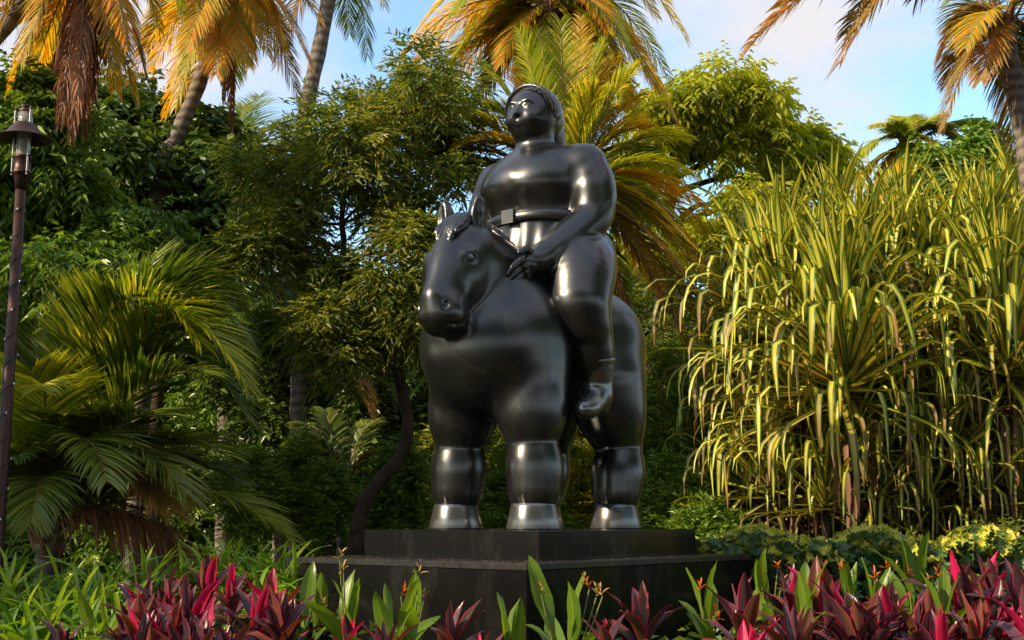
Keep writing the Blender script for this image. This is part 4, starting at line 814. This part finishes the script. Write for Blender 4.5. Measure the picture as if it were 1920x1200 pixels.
# big low palm at the left
palm('large low palm with arching dark green fronds behind the lily bed at the left', 11.6, (90, 985), [(88, 1100)], 0.12, 0.10,
     [(465, 650, 2.5, 'deep', -.3), (472, 800, 2.3, 'deep', -.5), (375, 640, 2.0, 'lime', -.8), (455, 580, 2.2, 'deep', .5), (300, 480, 1.1, 'deep', .8), (400, 550, 1.9, 'deep', .3), (462, 720, 2.3, 'lime', -.9), (330, 570, 1.6, 'deep', -.2), (250, 570, 1.3, 'deep', -.9), (420, 700, 2.0, 'deep', .2), (200, 900, 1.1, 'deep', -1.6), (350, 930, 1.2, 'deep', -1.2), (60, 980, .9, 'deep', -1.5), (380, 700, .9, 'deep', -.9),
      (545, 1010, .95, 'lime', -.6), (320, 960, .7, 'rust', -1.1), (420, 850, .8, 'deep', -.7), (440, 900, .75, 'deep', -.1), (350, 1040, .55, 'dry', -.7, dict(droop=.9)), (180, 520, .5, 'deep', .4), (60, 560, .5, 'deep', .7), (-40, 640, .8, 'deep'), (-120, 760, .9, 'deep', -.4), (60, 700, .5, 'lime', -.7), (200, 560, .9, 'deep', -.4), (300, 780, .7, 'deep', -1.1), (-60, 900, .7, 'lime', -.9), (230, 880, .7, 'rust', -1.3), (120, 780, .4, 'deep', -1.2), (20, 860, .5, 'deep', -1.2), (-150, 900, .7, 'deep', -.4), (75, 730, .9, 'lime', -1.6)], 44, ll=.86, wid=.022, n=105, droop=.26)

# ------------------------------------------------------------------ strap leaves
def blade(L_, W_, el0, el1, prof, fold=0.2, kink=None, n=9, twist=0.0, mats=None, name='leaf', wave=0.0, cols=2, seed=0):
    """one long leaf starting at the origin, rising at el0 and bending to el1 (degrees); +X outwards. kink=(where, sharpness)"""
    r = np.random.default_rng(seed); t = np.linspace(0, 1, n + 1)
    if kink: s = 1 / (1 + np.exp(-(t - kink[0]) * kink[1])); s = (s - s[0]) / (s[-1] - s[0])
    else: s = t ** 1.3
    el = np.radians(el0 + (el1 - el0) * s); ds = L_ / n
    x = np.concatenate([[0], np.cumsum(np.cos((el[1:] + el[:-1]) / 2)) * ds]); z = np.concatenate([[0], np.cumsum(np.sin((el[1:] + el[:-1]) / 2)) * ds])
    w = W_ * np.interp(t, [p[0] for p in prof], [p[1] for p in prof]); tw = twist * t + r.normal() * 0.1
    V = []; U = []
    y0 = wave * np.sin(t * 3.0 + seed)
    cs = np.linspace(-1, 1, cols + 1)
    for i in range(n + 1):
        nx, nz = -math.sin(el[i]), math.cos(el[i])
        for c in cs:
            yy = c * w[i] / 2; f = abs(c) * w[i] * fold + 0.06 * W_ * abs(c) * math.sin(t[i] * 17 + seed + c)
            ca, sa = math.cos(tw[i]), math.sin(tw[i]); yv, uv_ = yy * ca - f * sa, yy * sa + f * ca
            V.append((x[i] + nx * uv_, y0[i] + yv, z[i] + nz * uv_)); U.append(((c + 1) / 2, t[i]))
    k = cols + 1; F = [(i * k + j, i * k + j + 1, (i + 1) * k + j + 1, (i + 1) * k + j) for i in range(n) for j in range(cols)]
    return np.array(V), np.array(F), np.array(U)
def blade_mesh(mats, tint, *a, **k):
    V, F, U = blade(*a, **k); return np_mesh(k.get('name', 'leaf'), V, F, mats, uv=U, tint=np.full(len(V), tint))
LANCE = [(0, .22), (.12, .30), (.3, .78), (.5, 1), (.7, .86), (.88, .42), (1, .02)]
STRAP = [(0, .9), (.3, 1), (.7, .85), (.92, .4), (1, .04)]
PADDLE = [(0, .10), (.2, .14), (.3, .55), (.5, 1), (.72, .95), (.9, .5), (1, .04)]

# ---- striped pandanus ----
def pandanus_set():
    S = {}
    for b, (e0, e1, L_) in enumerate([(88, 76, 1.45), (80, 58, 1.75), (71, 10, 1.95), (59, -78, 2.05), (46, -86, 2.05), (31, -87, 2.05), (15, -88, 2.0), (-2, -88, 2.0), (-22, -89, 1.9)]):
        S[b] = []
        for v in range(5):
            rr = random.Random(b * 10 + v); mt = PANDT if (b >= 5 and v % 3 == 0) else PAND
            kk = (rr.uniform(.58, .86), rr.choice([14, 34, 50])) if b > 0 else (rr.uniform(.6, .8), 20)
            V, F, U = blade(L_ * rr.uniform(.8, 1.1), rr.uniform(.082, .104), e0 + rr.uniform(-6, 6), e1 + rr.uniform(-6, 4), STRAP, 0.22, kk, 11, rr.uniform(-.7, .7), cols=2, wave=rr.uniform(-.06, .06), seed=v + b)
            S[b].append((V, F, U, mt, rr.uniform(.15, .85)))
    S['dead'] = []
    for v in range(5):
        rr = random.Random(90 + v); V, F, U = blade(rr.uniform(1.1, 1.7), .05, rr.uniform(-20, 10), -88, STRAP, .35, (.18, 20), 10, rr.uniform(-1.6, 1.6), cols=2, wave=.04, seed=v); S['dead'].append((V, F, U, PANDD, rr.random()))
    return S
PS = pandanus_set(); PME = {}
for b in PS: PME[b] = [np_mesh('leaf', V, F, [mt], uv=U, tint=np.full(len(V), tn)) for V, F, U, mt, tn in PS[b]]
def pandanus(label, px, py, Y, heads, seed, nparts=290):
    r = random.Random(seed); base = at(px, py, Y); base = np.array([base[0], Y, 0.0])
    root = empty('pandanus', base); tag(root, label, 'pandanus', 'striped pandanus clump'); g = Geo(); allv = []; heads = [(a_, b_ + (55 if b_ < 600 else 10), c_, d_, int(e_ * 1.6)) for a_, b_, c_, d_, e_ in heads]
    for (hx, hy, dY, sc, nlv) in heads:
        H = at(hx, hy, Y + dY) - base
        g.tube(spline([np.array([H[0] * .25, H[1] * .3, -.05]), np.array([H[0] * .6, H[1] * .7, H[2] * .55]), H], 9), np.linspace(.075, .05, 9)[:len(spline([H, H, H], 9))], 8)
        for k in range(nlv):
            f = k / nlv; b = min(8, int(abs(f ** 1.4 + r.uniform(-.08, .08)) * 9)); v = r.randrange(5); a = k * 2.39996 + r.uniform(-.3, .3)
            allv.append((b, v, H + np.array([0, 0, 0.35 * (1 - f) - .1]), a, sc * r.uniform(.85, 1.12)))
        for k in range(int(nlv * .06)): allv.append(('dead', r.randrange(5), H + np.array([0, 0, -.15 - r.uniform(0, .5)]), r.uniform(0, 6.28), r.uniform(.8, 1.15)))
    link('stem', g.mesh('stem', [BARK]), root)
    # the ones nearest the camera and outermost become parts, the rest stays one mass
    allv.sort(key=lambda q: (q[2][1] + math.sin(q[3]) * .8) + (2.0 if q[0] == 'dead' else 0))
    for b, v, p, a, s in allv[:nparts]:
        o = link('leaf', PME[b][v], root, p, (0, 0, a)); o.scale = (s, s, s)
    if len(allv) > nparts:
        Vs, Fs, Us, Ts, Ms = [], [], [], [], []; n = 0; ml = [PAND, PANDT, PANDD]
        for b, v, p, a, s in allv[nparts:]:
            V, F, U, mt, tn = PS[b][v]; c_, s_ = math.cos(a), math.sin(a); V2 = (V * s) @ np.array([[c_, s_, 0], [-s_, c_, 0], [0, 0, 1]]) + p
            Vs.append(V2); Fs.append(F + n); Us.append(U); Ts.append(np.full(len(V), tn)); Ms.append(np.full(len(F), ml.index(mt))); n += len(V)
        o = link('leaf_mass', np_mesh('leaf_mass', np.vstack(Vs), np.vstack(Fs), ml, uv=np.vstack(Us), tint=np.concatenate(Ts), matidx=np.concatenate(Ms)), root); o['kind'] = 'stuff'
pandanus('big yellow striped pandanus left of the clump with its fan centre facing the path', 1560, 1010, 14.0,
         [(1585, 715, -1.0, .95, 150), (1470, 640, -.1, .9, 90), (1500, 850, .1, .72, 80), (1620, 560, .1, .9, 95), (1500, 760, -.5, .8, 70), (1660, 740, -.4, .8, 70), (1445, 915, -.4, .6, 45), (1545, 935, -.8, .6, 50), (1640, 930, -.7, .62, 50), (1600, 830, -.9, .65, 50), (1480, 520, .9, .85, 70), (1570, 480, 1.2, .85, 80), (1420, 770, .7, .75, 60), (1680, 860, -.2, .72, 70), (1390, 620, .9, .8, 60), (1440, 560, .2, .85, 60), (1540, 590, -.3, .9, 60), (1400, 900, .3, .6, 40), (1580, 900, .2, .68, 60)], 1)
pandanus('yellow striped pandanus crown at the right edge of the clump with dark hollow below', 1830, 1010, 14.2,
         [(1890, 690, -.8, .95, 130), (1760, 560, 0, .9, 95), (1870, 520, .3, .9, 90), (1700, 480, 1.1, .85, 80), (1830, 470, 1.2, .85, 80), (1990, 600, .2, 1, 90), (1770, 860, .3, .72, 80), (2080, 600, .5, 1, 70), (1900, 870, .2, .72, 70), (1830, 600, -.3, .9, 60), (1800, 760, -.5, .8, 70), (1740, 935, -.7, .62, 50), (1840, 930, -.7, .62, 50), (1920, 930, -.7, .62, 50), (1790, 850, -.8, .65, 50), (1930, 480, .8, .9, 60), (1690, 600, -.2, .85, 60)], 2)

# ---- cordylines ----
def cord_set():
    S = {}
    for mk, mt in (('dark', C_DARK), ('olive', C_OLIVE), ('pink', C_PINK)):
        S[mk] = {}
        for b, (e0, e1, L_) in enumerate([(86, 74, .36), (74, 45, .42), (60, 5, .44), (42, -45, .44), (20, -72, .42)]):
            S[mk][b] = []
            for v in range(3):
                rr = random.Random(b * 7 + v); S[mk][b].append(blade_mesh([mt], rr.uniform(.2, .8), L_ * rr.uniform(.85, 1.1), .088 * rr.uniform(.8, 1.1), e0 + rr.uniform(-5, 5), e1 + rr.uniform(-10, 10), LANCE, .16 + (.18 if b < 2 else 0), None, 9, rr.uniform(-.5, .5), cols=4, wave=.02, seed=v + b))
    return S
CS = cord_set(); stem_mesh = {}
def cordyline(label, px, py, Y, sc, seed, kind='mix', group='red cordylines in the front bed', lean=None, nl=15):
    r = random.Random(seed); H = at(px, py + 48, Y); base = (H[0], H[1], 0.0); root = empty('cordyline', base); sc *= .88; tag(root, label, 'cordyline', group)
    g = Geo(); z = max(H[2], .2); g.tube(spline([(0, 0, -.05), (.02, .01, z * .5), (0, 0, z)], 7), np.linspace(.016, .013, 6)[:6] if False else .014, 6); link('stem', g.mesh('stem', [CSTEM]), root)
    for k in range(nl):
        f = k / nl; b = min(4, int(f * 5)); rnd = r.random()
        if kind == 'mix': mk = 'pink' if (b <= 1 and rnd < .2) or rnd < .03 else ('olive' if rnd > .78 else 'dark')
        elif kind == 'pink': mk = 'pink' if (b <= 1 and rnd < .42) or rnd < .06 else ('olive' if rnd > .85 else 'dark')
        else: mk = 'olive' if rnd > .65 else 'dark'
        a = k * 2.4 + r.uniform(-.4, .4) + seed; s = sc * r.uniform(.85, 1.15)
        o = link('leaf', CS[mk][b][r.randrange(3)], root, (0, 0, z - .13 * f * sc), (r.uniform(-.12, .12), r.uniform(-.12, .12), a)); o.scale = (s, s, s)
CL = [ # px, py of the rosette, Y, scale, kind, label
 (262, 1128, 7.9, 1.0, 'mix', 'tall cordyline at the left end of the left group, a leaf over the lilies'),
 (305, 1118, 7.7, .95, 'dark', 'dark maroon cordyline just right of the leftmost red one'),
 (352, 1150, 7.4, 1.05, 'pink', 'cordyline with a broad upright pink edged leaf left of the middle of the left group'),
 (385, 1092, 8.2, 1.0, 'mix', 'tallest cordyline of the left group, its upright leaf against the lilies'),
 (430, 1108, 8.0, 1.0, 'mix', 'cordyline with two crossed pink leaves in the left group'),
 (478, 1150, 7.6, 1.0, 'pink', 'cordyline with a vivid pink spear leaf left of the plinth corner'),
 (512, 1130, 8.0, 1.05, 'mix', 'tall cordyline closest to the left corner of the plinth'),
 (120, 1200, 7.2, .8, 'dark', 'small dark purple cordyline alone among the lilies at the lower left'),
 (650, 1200, 7.2, .8, 'pink', 'low cordyline under the green leaves in front of the plinth'),
 (718, 1212, 7.0, .85, 'dark', 'low dark cordyline left of the tall brown leaf before the plinth'),
 (850, 1180, 7.2, .9, 'olive', 'cordyline with a single tall brown leaf before the front face of the plinth'),
 (905, 1235, 7.0, .8, 'pink', 'low pink tipped cordyline at the near corner of the plinth'),
 (1205, 1165, 7.5, 1.1, 'dark', 'broad dark cordyline with a wet upright leaf before the right face of the plinth'),
 (1135, 1205, 7.2, .95, 'mix', 'cordyline just left of the one with the wet upright leaf'),
 (1390, 1160, 7.6, 1.15, 'olive', 'cordyline with a tall brown leaf crossing the right plinth corner'),
 (1405, 1225, 7.0, .9, 'pink', 'cordyline with a short hot pink spear below the right plinth corner'),
 (1482, 1132, 7.9, 1.15, 'pink', 'cordyline with a pink spear leaf, first in the right group'),
 (1545, 1130, 7.7, 1.25, 'pink', 'cordyline with the tallest pink spear in the right group'),
 (1590, 1175, 7.3, 1.1, 'mix', 'cordyline with drooping dark leaves in the middle of the right group'),
 (1668, 1155, 7.6, 1.0, 'pink', 'cordyline with three slim pink spears in the right group'),
 (1728, 1185, 7.3, 1.1, 'mix', 'cordyline with an upright dark leaf between pink ones at the lower right'),
 (1800, 1110, 7.9, 1.2, 'mix', 'tallest dark cordyline at the right with its tip against the pandanus'),
 (1858, 1105, 8.1, 1.15, 'pink', 'cordyline with two leaning pink leaves near the right edge'),
 (1835, 1190, 7.2, 1.1, 'olive', 'cordyline with broad brown leaves at the lower right corner'),
 (1915, 1130, 7.7, 1.15, 'mix', 'cordyline cut by the right edge of the picture')]
for k, (px, py, Y, s, kd, lb) in enumerate(CL): cordyline(lb, px, py, Y, s, k + 3, kd)
rr = random.Random(5)
LOWL = {'dark': 'all dark maroon cordyline packed low inside the %s red group', 'mix': 'maroon cordyline with a few pink inner leaves packed low inside the %s red group', 'pink': 'pink centred cordyline packed low inside the %s red group', 'olive': 'brown maroon cordyline packed low inside the %s red group'}
for side, n, xr, yr, kinds, s0 in (('left', 18, (225, 545), (1150, 1235), ['dark', 'mix', 'pink', 'olive', 'mix'], 60), ('right', 22, (1440, 1935), (1160, 1240), ['dark', 'mix', 'pink', 'olive'], 90)):
    for k in range(n):
        kd = rr.choice(kinds); cordyline(LOWL[kd] % side, rr.uniform(*xr), rr.uniform(*yr), rr.uniform(7.0, 7.9), rr.uniform(.85, 1.1), s0 + k, kd, {'dark': 'dark', 'mix': 'mixed', 'pink': 'pink', 'olive': 'brown'}[kd] + ' cordylines filling the %s red group' % side, nl=14)
for k, (px, py) in enumerate([(555, 1048), (617, 1042)]): cordyline(['tiny pink cordyline tip behind the left corner of the plinth', 'pink cordyline tip showing over the left part of the plinth ledge'][k], px, py + 12, 13.0, .8, 130 + k, 'pink', nl=9)

# ---- strap lilies ----
LS = {b: [blade_mesh([LILY], random.Random(b * 5 + v).uniform(.15, .9), L_ * random.Random(v).uniform(.8, 1.15), .036, e0, e1, STRAP, .2, None, 8, (v - 1.5) * .3, cols=2, wave=.03, seed=v) for v in range(4)] for b, (e0, e1, L_) in enumerate([(80, 40, .46), (70, 0, .54), (56, -35, .56), (40, -58, .54), (24, -70, .5)])}
def lily(px, py, Y, sc, seed, label, group='strap leaved lilies in the left bed', nl=34):
    r = random.Random(seed); H = at(px, py + 42, Y); root = empty('lily_clump', (H[0], H[1], 0)); tag(root, label, 'lily', group)
    g = Geo(); z = max(.05, H[2]); g.tube([(0, 0, -.02), (0, 0, z * .5), (0, 0, z + .02)], [.05, .045, .035], 8); link('stem', g.mesh('stem', [STEM]), root)
    for k in range(nl):
        b = min(4, int(k / nl * 5)); s = sc * r.uniform(.8, 1.15); o = link('leaf', LS[b][r.randrange(4)], root, (r.uniform(-.06, .06), r.uniform(-.06, .06), z - .05), (r.uniform(-.1, .1), r.uniform(-.1, .1), k * 2.4 + r.uniform(-.4, .4))); o.scale = (s, s, s)
LP = [(12, 1105, 9.0, 'lily clump cut by the left edge of the picture'), (60, 1120, 9.3, 'second lily clump from the left edge'), (110, 1085, 9.9, 'lily clump at the back left under the low palm'), (150, 1130, 9.0, 'lily clump with tall blades left of the purple cordyline'), (195, 1095, 9.6, 'lily clump just left of the red group, back row'),
      (225, 1135, 8.8, 'lily clump touching the left end of the red group'), (270, 1085, 9.8, 'lily clump behind the leftmost tall cordyline'), (320, 1075, 10.1, 'lily clump behind the left red group, left of its middle'), (370, 1068, 10.2, 'lily clump behind the tallest red leaf of the left group'), (415, 1060, 10.0, 'lily clump behind the middle of the left red group'),
      (460, 1062, 10.2, 'lily clump under the tip of the lowest palm frond'), (505, 1058, 9.9, 'lily clump left of the plinth with blades over its corner'), (540, 1075, 9.7, 'lily clump against the left corner of the plinth'), (30, 1170, 8.2, 'front lily clump at the bottom left corner'), (180, 1175, 8.1, 'front lily clump beside the purple cordyline'), (90, 1160, 8.4, 'front lily clump between the left edge and the purple cordyline'),
      (480, 1105, 9.2, 'lily clump showing between the red leaves and the plinth'), (0, 1060, 10.4, 'back lily clump at the left edge below the lamp post')]
for k, (px, py, Y, lb) in enumerate(LP): lily(px, py, Y, 1.0, k, lb)

# ---- heliconias with orange bracts ----
HS = {b: [blade_mesh([HELI], random.Random(b * 5 + v).uniform(.2, .95), L_, .105, e0, e1, PADDLE, .16, None, 9, (v - 1) * .4, cols=4, wave=.03, seed=v) for v in range(3)] for b, (e0, e1, L_) in enumerate([(84, 68, .52), (72, 20, .52), (58, -35, .48)])}
def flower_mesh(mat, seed):
    r = np.random.default_rng(seed); g = Geo()
    for k in range(5):
        a = k * 2.4; e = R(70 - 14 * k + r.uniform(-8, 8)); L_ = r.uniform(.045, .07); V, F, U = blade(L_, .014, math.degrees(e), math.degrees(e) - 15, LANCE, .5, None, 3, cols=2)
        c_, s_ = math.cos(a), math.sin(a); V = V @ np.array([[c_, s_, 0], [-s_, c_, 0], [0, 0, 1]]) + np.array([0, 0, .008 * (5 - k)]); g.add(V, F, 0, r.uniform(.2, .9))
    return g.mesh('flower', [mat])
FM = [flower_mesh(FLOW, 1), flower_mesh(FLOW, 2), flower_mesh(FLOWD, 3), flower_mesh(FLOWD, 4)]
def heliconia(label, px, py, Y, sc, seed, leaves_=6, flowers=()):
    r = random.Random(seed); H = at(px, py + 30, Y); root = empty('heliconia', (H[0], H[1], 0)); tag(root, label, 'heliconia', 'heliconias before the plinth'); z = max(.1, H[2])
    g = Geo(); g.tube(spline([(0, 0, -.03), (.01, 0, z * .5), (0, 0, z)], 7), .012, 6); link('stem', g.mesh('stem', [STEM]), root)
    for k in range(leaves_):
        b = min(2, int(k / leaves_ * 3)); s = sc * r.uniform(.8, 1.1); o = link('leaf', HS[b][r.randrange(3)], root, (r.uniform(-.03, .03), r.uniform(-.03, .03), z - .04 * k), (r.uniform(-.15, .15), r.uniform(-.15, .15), k * 2.4 + r.uniform(-.5, .5) + seed)); o.scale = (s, s, s)
    for (fx, fy, kind) in flowers:
        T_ = at(fx, fy, Y - .05) - np.array([H[0], H[1], 0]); g = Geo(); g.tube(spline([(0, 0, z * .8), (T_[0] * .6, T_[1] * .5, (z * .8 + T_[2]) / 2 + .03), T_], 8), .0042, 5, tint=.7)
        link('flower_stalk', g.mesh('flower_stalk', [STEM]), root); link('flower', FM[kind], root, T_, (r.uniform(-.5, .5), r.uniform(-.3, .3), r.uniform(0, 6)))
heliconia('heliconia with a sheaf of upright light green leaves before the left part of the plinth', 655, 1180, 7.6, 1.05, 1, 9, [(637, 1050, 2), (644, 1075, 2), (610, 1140, 2), (624, 1180, 0)])
heliconia('heliconia with sideways light green leaves before the middle of the front face', 765, 1160, 7.6, .9, 4, 7, [(752, 1118, 0), (787, 1078, 2), (795, 1125, 2)])
heliconia('low heliconia between the sheaf and the tall brown leaf', 735, 1210, 7.2, .9, 6, 7)
heliconia('heliconia with one long leaning leaf right of the near corner of the plinth', 1060, 1205, 7.4, 1.1, 2, 8, [(1015, 1115, 2), (1105, 1105, 0), (1118, 1120, 3), (1130, 1118, 3)])
heliconia('low heliconia with round leaves right under the near corner of the plinth', 960, 1225, 7.1, .85, 7, 7)
heliconia('heliconia with orange star bracts before the right end of the plinth', 1330, 1165, 7.8, .95, 3, 9, [(1312, 1112, 0), (1338, 1155, 1), (1345, 1165, 0)])
heliconia('heliconia with small orange bracts right beyond the plinth corner', 1440, 1130, 9.0, 1.0, 5, 8, [(1427, 1078, 0), (1458, 1068, 1), (1465, 1100, 0)])
heliconia('heliconia with orange bracts in the middle of the hedge front', 1600, 1120, 9.2, .95, 8, 7, [(1580, 1072, 0), (1662, 1068, 1), (1675, 1072, 3)])
heliconia('heliconia with broad upright leaf and bright orange bracts before the hedge', 1715, 1110, 9.2, 1.2, 9, 8, [(1700, 1080, 0), (1703, 1090, 1), (1740, 1095, 2)])
heliconia('green heliconia leaves rising between the red plants right of the plinth corner', 1508, 1150, 7.7, .9, 12, 8)
heliconia('green heliconia leaves rising in the middle of the right red group', 1632, 1145, 7.9, .85, 13, 8, [(1640, 1090, 0)])
heliconia('green heliconia leaves between the red plants near the right edge', 1770, 1150, 7.8, .95, 14, 8, [(1758, 1085, 0)])
heliconia('green heliconia leaves behind the low red plants left of the plinth corner', 575, 1170, 7.8, .85, 15, 7)
heliconia('green heliconia leaves low at the bottom left among the lilies', 70, 1215, 7.5, .8, 10, 8)
heliconia('broad green leaves poking between the lilies and the left red group', 165, 1205, 7.4, .85, 11, 7)

# ---- hedge with yellow tips ----
def hedge():
    r = np.random.default_rng(17)
    def rosettes(name, label, n, pxr, Yr, pyf, mat, ln, wd, up, seed):
        r = np.random.default_rng(seed); px = r.uniform(*pxr, n); Y = r.uniform(*Yr, n); py = pyf(px, r, n); C = np.stack([(px - 960) / FPX * Y, Y, np.zeros(n)], 1)
        C[:, 2] = np.maximum(.1, EYE + Y * np.tan(PITCH + np.arctan((600 - py) / FPX))); m_ = 8; ci = np.repeat(np.arange(n), m_); a = np.tile(np.arange(m_) * 2 * math.pi / m_, n) + r.random(n)[ci] * 6
        ax = nrm(np.array([0, -.35, .8]) + .8 * rand_dirs(r, n)); e1 = nrm(np.cross(ax, rand_dirs(r, n))); e2 = np.cross(ax, e1)
        D = e1[ci] * np.cos(a)[:, None] + e2[ci] * np.sin(a)[:, None] + ax[ci] * up; L_ = ln * r.uniform(.7, 1.2, len(ci))
        V, F, T = leaves(C[ci], D, ax[ci], L_, L_ * wd, r, .15, .15, True); return V, F, T
    V, F, T = rosettes('', '', 5200, (1290, 2250), (10.6, 12.6), lambda px, r, n: 1012 + 12 * np.sin(px * .03) + 150 * r.random(n) ** 1.3, T_BLUE, .085, .42, .6, 3)
    tag(link('hedge', np_mesh('hedge', V, F, [T_BLUE], tint=T, smooth=False)), 'low bluish green clipped hedge running behind the red plants at the right', kind='stuff')
    V, F, T = rosettes('', '', 1500, (1290, 2250), (10.5, 12.0), lambda px, r, n: 1000 + 12 * np.sin(px * .03) + 50 * r.random(n), T_YEL, .06, .34, .7, 4)
    tag(link('yellow_leaf_tips', np_mesh('yellow_leaf_tips', V, F, [T_YEL], tint=T, smooth=False)), 'yellow young leaves along the top of the low hedge', kind='stuff')
hedge()
tree('shrub', 'yellow tipped shrub rising above the hedge before the right pandanus', 'shrub', 11.6, [(1862, 1120), (1865, 1010)], 0.02, 0.01, [(1862, 1000, .12, 0), (1850, 1030, .14, 0), (1885, 1020, .14, 0), (1880, 1050, .16, 0), (1850, 1060, .16, 0)], T_YEL, BARK, nt=14, nl=5, ln=.09, wd=.034, seed=77, sub=3, group='shrubs under the trees')
# groundcover in the beds
def cover():
    r = np.random.default_rng(8); n = 2600; X = r.uniform(-6, 6, n); Y = r.uniform(6.4, 10.5, n); ok = np.ones(n, bool)
    dx, dy = X - PC[0], Y - PC[1]; u = dx * fw[0] + dy * fw[1]; v = dx * lf[0] + dy * lf[1]; ok &= ~((abs(u) < L2 / 2 + .15) & (abs(v) < W2 / 2 + .15))
    C = np.stack([X, Y, r.uniform(.1, .72, n)], 1)[ok]; V, F, T = clump_leaves(r, C, np.full(len(C), .16), 5, 5, .12, .055, big=False, up=.8)
    tag(link('groundcover', np_mesh('groundcover', V, F, [T_DARK], tint=T, smooth=False)), 'dark groundcover filling the beds round the plinth', kind='stuff')
cover()

# ------------------------------------------------------------------ lamp post
def lamp_post():
    X, Y = -3.99, 9.8; root = empty('lamp_post', (X, Y, 0)); root.scale = (.93, .93, 1); tag(root, 'brown metal lamp post with a wide cone shade at the left edge', 'lamp post')
    def part(name, prof, mt, n=28, parent=root, sm=True): g = Geo(); g.lathe(prof, n); return link(name, g.mesh(name, [mt], sm), parent)
    zt = at(45, 350, Y)[2]
    part('pole', [(0, 0), (.09, 0), (.09, .03), (.055, .05), (.052, 1.0), (.044, zt), (0, zt)], LAMPM)
    part('collar', [(0, zt - .02), (.053, zt - .02), (.053, zt + .05), (.060, zt + .055), (.058, zt + .10), (.074, zt + .105), (.078, zt + .125), (.070, zt + .13), (.070, zt + .235), (.076, zt + .24), (.076, zt + .255), (0, zt + .26)], LAMPM)
    g0 = zt + .255
    gl = part('glass_chimney', [(.055, g0), (.062, g0 + .06), (.062, g0 + .30), (.058, g0 + .37), (.052, g0 + .37), (.055, g0 + .30), (.055, g0 + .06), (.050, g0)], GLASS)
    c = g0 + .145
    part('shade', [(.064, c + .125), (.085, c + .118), (.11, c + .085), (.155, c + .035), (.205, c + .010), (.232, c), (.236, c + .004), (.232, c + .008), (.205, c + .018), (.157, c + .045), (.114, c + .097), (.088, c + .130), (.064, c + .137)], LAMPM, 40)
    part('finial', [(0, g0 + .368), (.058, g0 + .368), (.060, g0 + .385), (.045, g0 + .395), (.045, g0 + .41), (.05, g0 + .415), (.045, g0 + .43), (0, g0 + .435)], LAMPM)
    for a in (R(200), R(320), R(80)):
        g = Geo(); x, y = .083 * math.cos(a), .083 * math.sin(a)
        g.tube([(x, y, zt + .09), (x, y, zt + .25), (x, y, g0 + .40)], .0095, 8); b = link('rod', g.mesh('rod', [STEEL]), root)
        g = Geo()
        for z in (zt + .11, zt + .245, g0 + .39): g.tube([(x * .7, y * .7, z), (x * 1.18, y * 1.18, z)], .011, 7)
        link('clamp', g.mesh('clamp', [LAMPM]), b)
    # string of fairy lights wound round the pole
    g = Geo(); t = np.linspace(0, 1, 360); zz = .6 + (zt - .75) * t; a = t * 2 * math.pi * 17; rr_ = .052 - .006 * t + .004
    g.tube(np.stack([rr_ * np.cos(a), rr_ * np.sin(a), zz], 1), .0028, 4); w = link('light_string', g.mesh('light_string', [WIREM]), root)
    g = Geo(); g.lathe([(0, -.011), (.005, -.006), (.006, .004), (0, .012)], 8); bm = g.mesh('bulb', [BULB])
    for k in range(6, 360, 12): q = a[k]; link('bulb', bm, w, ((rr_[k] + .008) * math.cos(q), (rr_[k] + .008) * math.sin(q), zz[k]))
lamp_post()

# ------------------------------------------------------------------ unseen trees added around the camera to cast shade and darken reflections
def unseen_tree(label, x, y, h, rad, seed, mat=None):
    r = np.random.default_rng(seed); base = np.array([x, y, 0.0]); root = empty('unseen_tree', base); tag(root, label, 'tree', 'unseen trees added around the viewer for shade and reflections'); g = Geo()
    top = np.array([0, 0, h * .75]); g.tube(spline([(0, 0, -.1), (.15, .1, h * .4), top], 9), np.linspace(.22, .1, 8), 9); C = []; RR = []
    for k in range(20):
        d = rand_dirs(r, 1)[0]; q_ = r.uniform(.45, 1); c = np.array([d[0] * rad * .85, d[1] * rad * .85, h * (.22 + .68 * q_) if h > 10 else h * (.6 + .3 * q_)]); g.tube(spline([top * .8, (top * .8 + c) / 2 + [0, 0, .2], c], 6), .04, 5)
        for _ in range(5 if h > 10 else 3): C.append(c + rand_dirs(r, 1)[0] * rad * .34); RR.append(rad * .26 * r.uniform(.7, 1.3))
    link('trunk', g.mesh('trunk', [BARK]), root)
    V, F, T = clump_leaves(r, np.array(C), np.array(RR), 34, 6, .36, .2, twig=.5); link('crown', np_mesh('crown', V, F, [mat or T_MID], tint=T, smooth=False), root)
for a in (('spreading garden tree beyond the left edge', -12.5, 8.8, 7.2, 3.0, 1), ('tall garden tree behind the viewer on the left', -8.0, -6.5, 13.5, 4.6, 2), ('tall garden tree straight behind the viewer', -1.0, -8.0, 14.5, 5.0, 3), ('tall garden tree behind the viewer on the right', 7.0, -5.5, 14, 4.8, 4), ('tall garden tree right of the viewer', 13.5, 2.0, 14, 4.6, 5), ('tall garden tree far beyond the left edge', -21, 16.0, 9.8, 3.6, 6), ('low spreading garden tree far left of the viewer', -20, 3.0, 8.6, 3.2, 7), ('tall garden tree at the far right of the path', 14.5, 9.0, 13, 3.8, 8), ('tall garden tree far behind the viewer on the right', 3.0, -16.0, 17, 5.5, 9), ('tall garden tree far behind the viewer on the left', -6.0, -16.0, 17, 5.5, 10)):
    unseen_tree(*a)
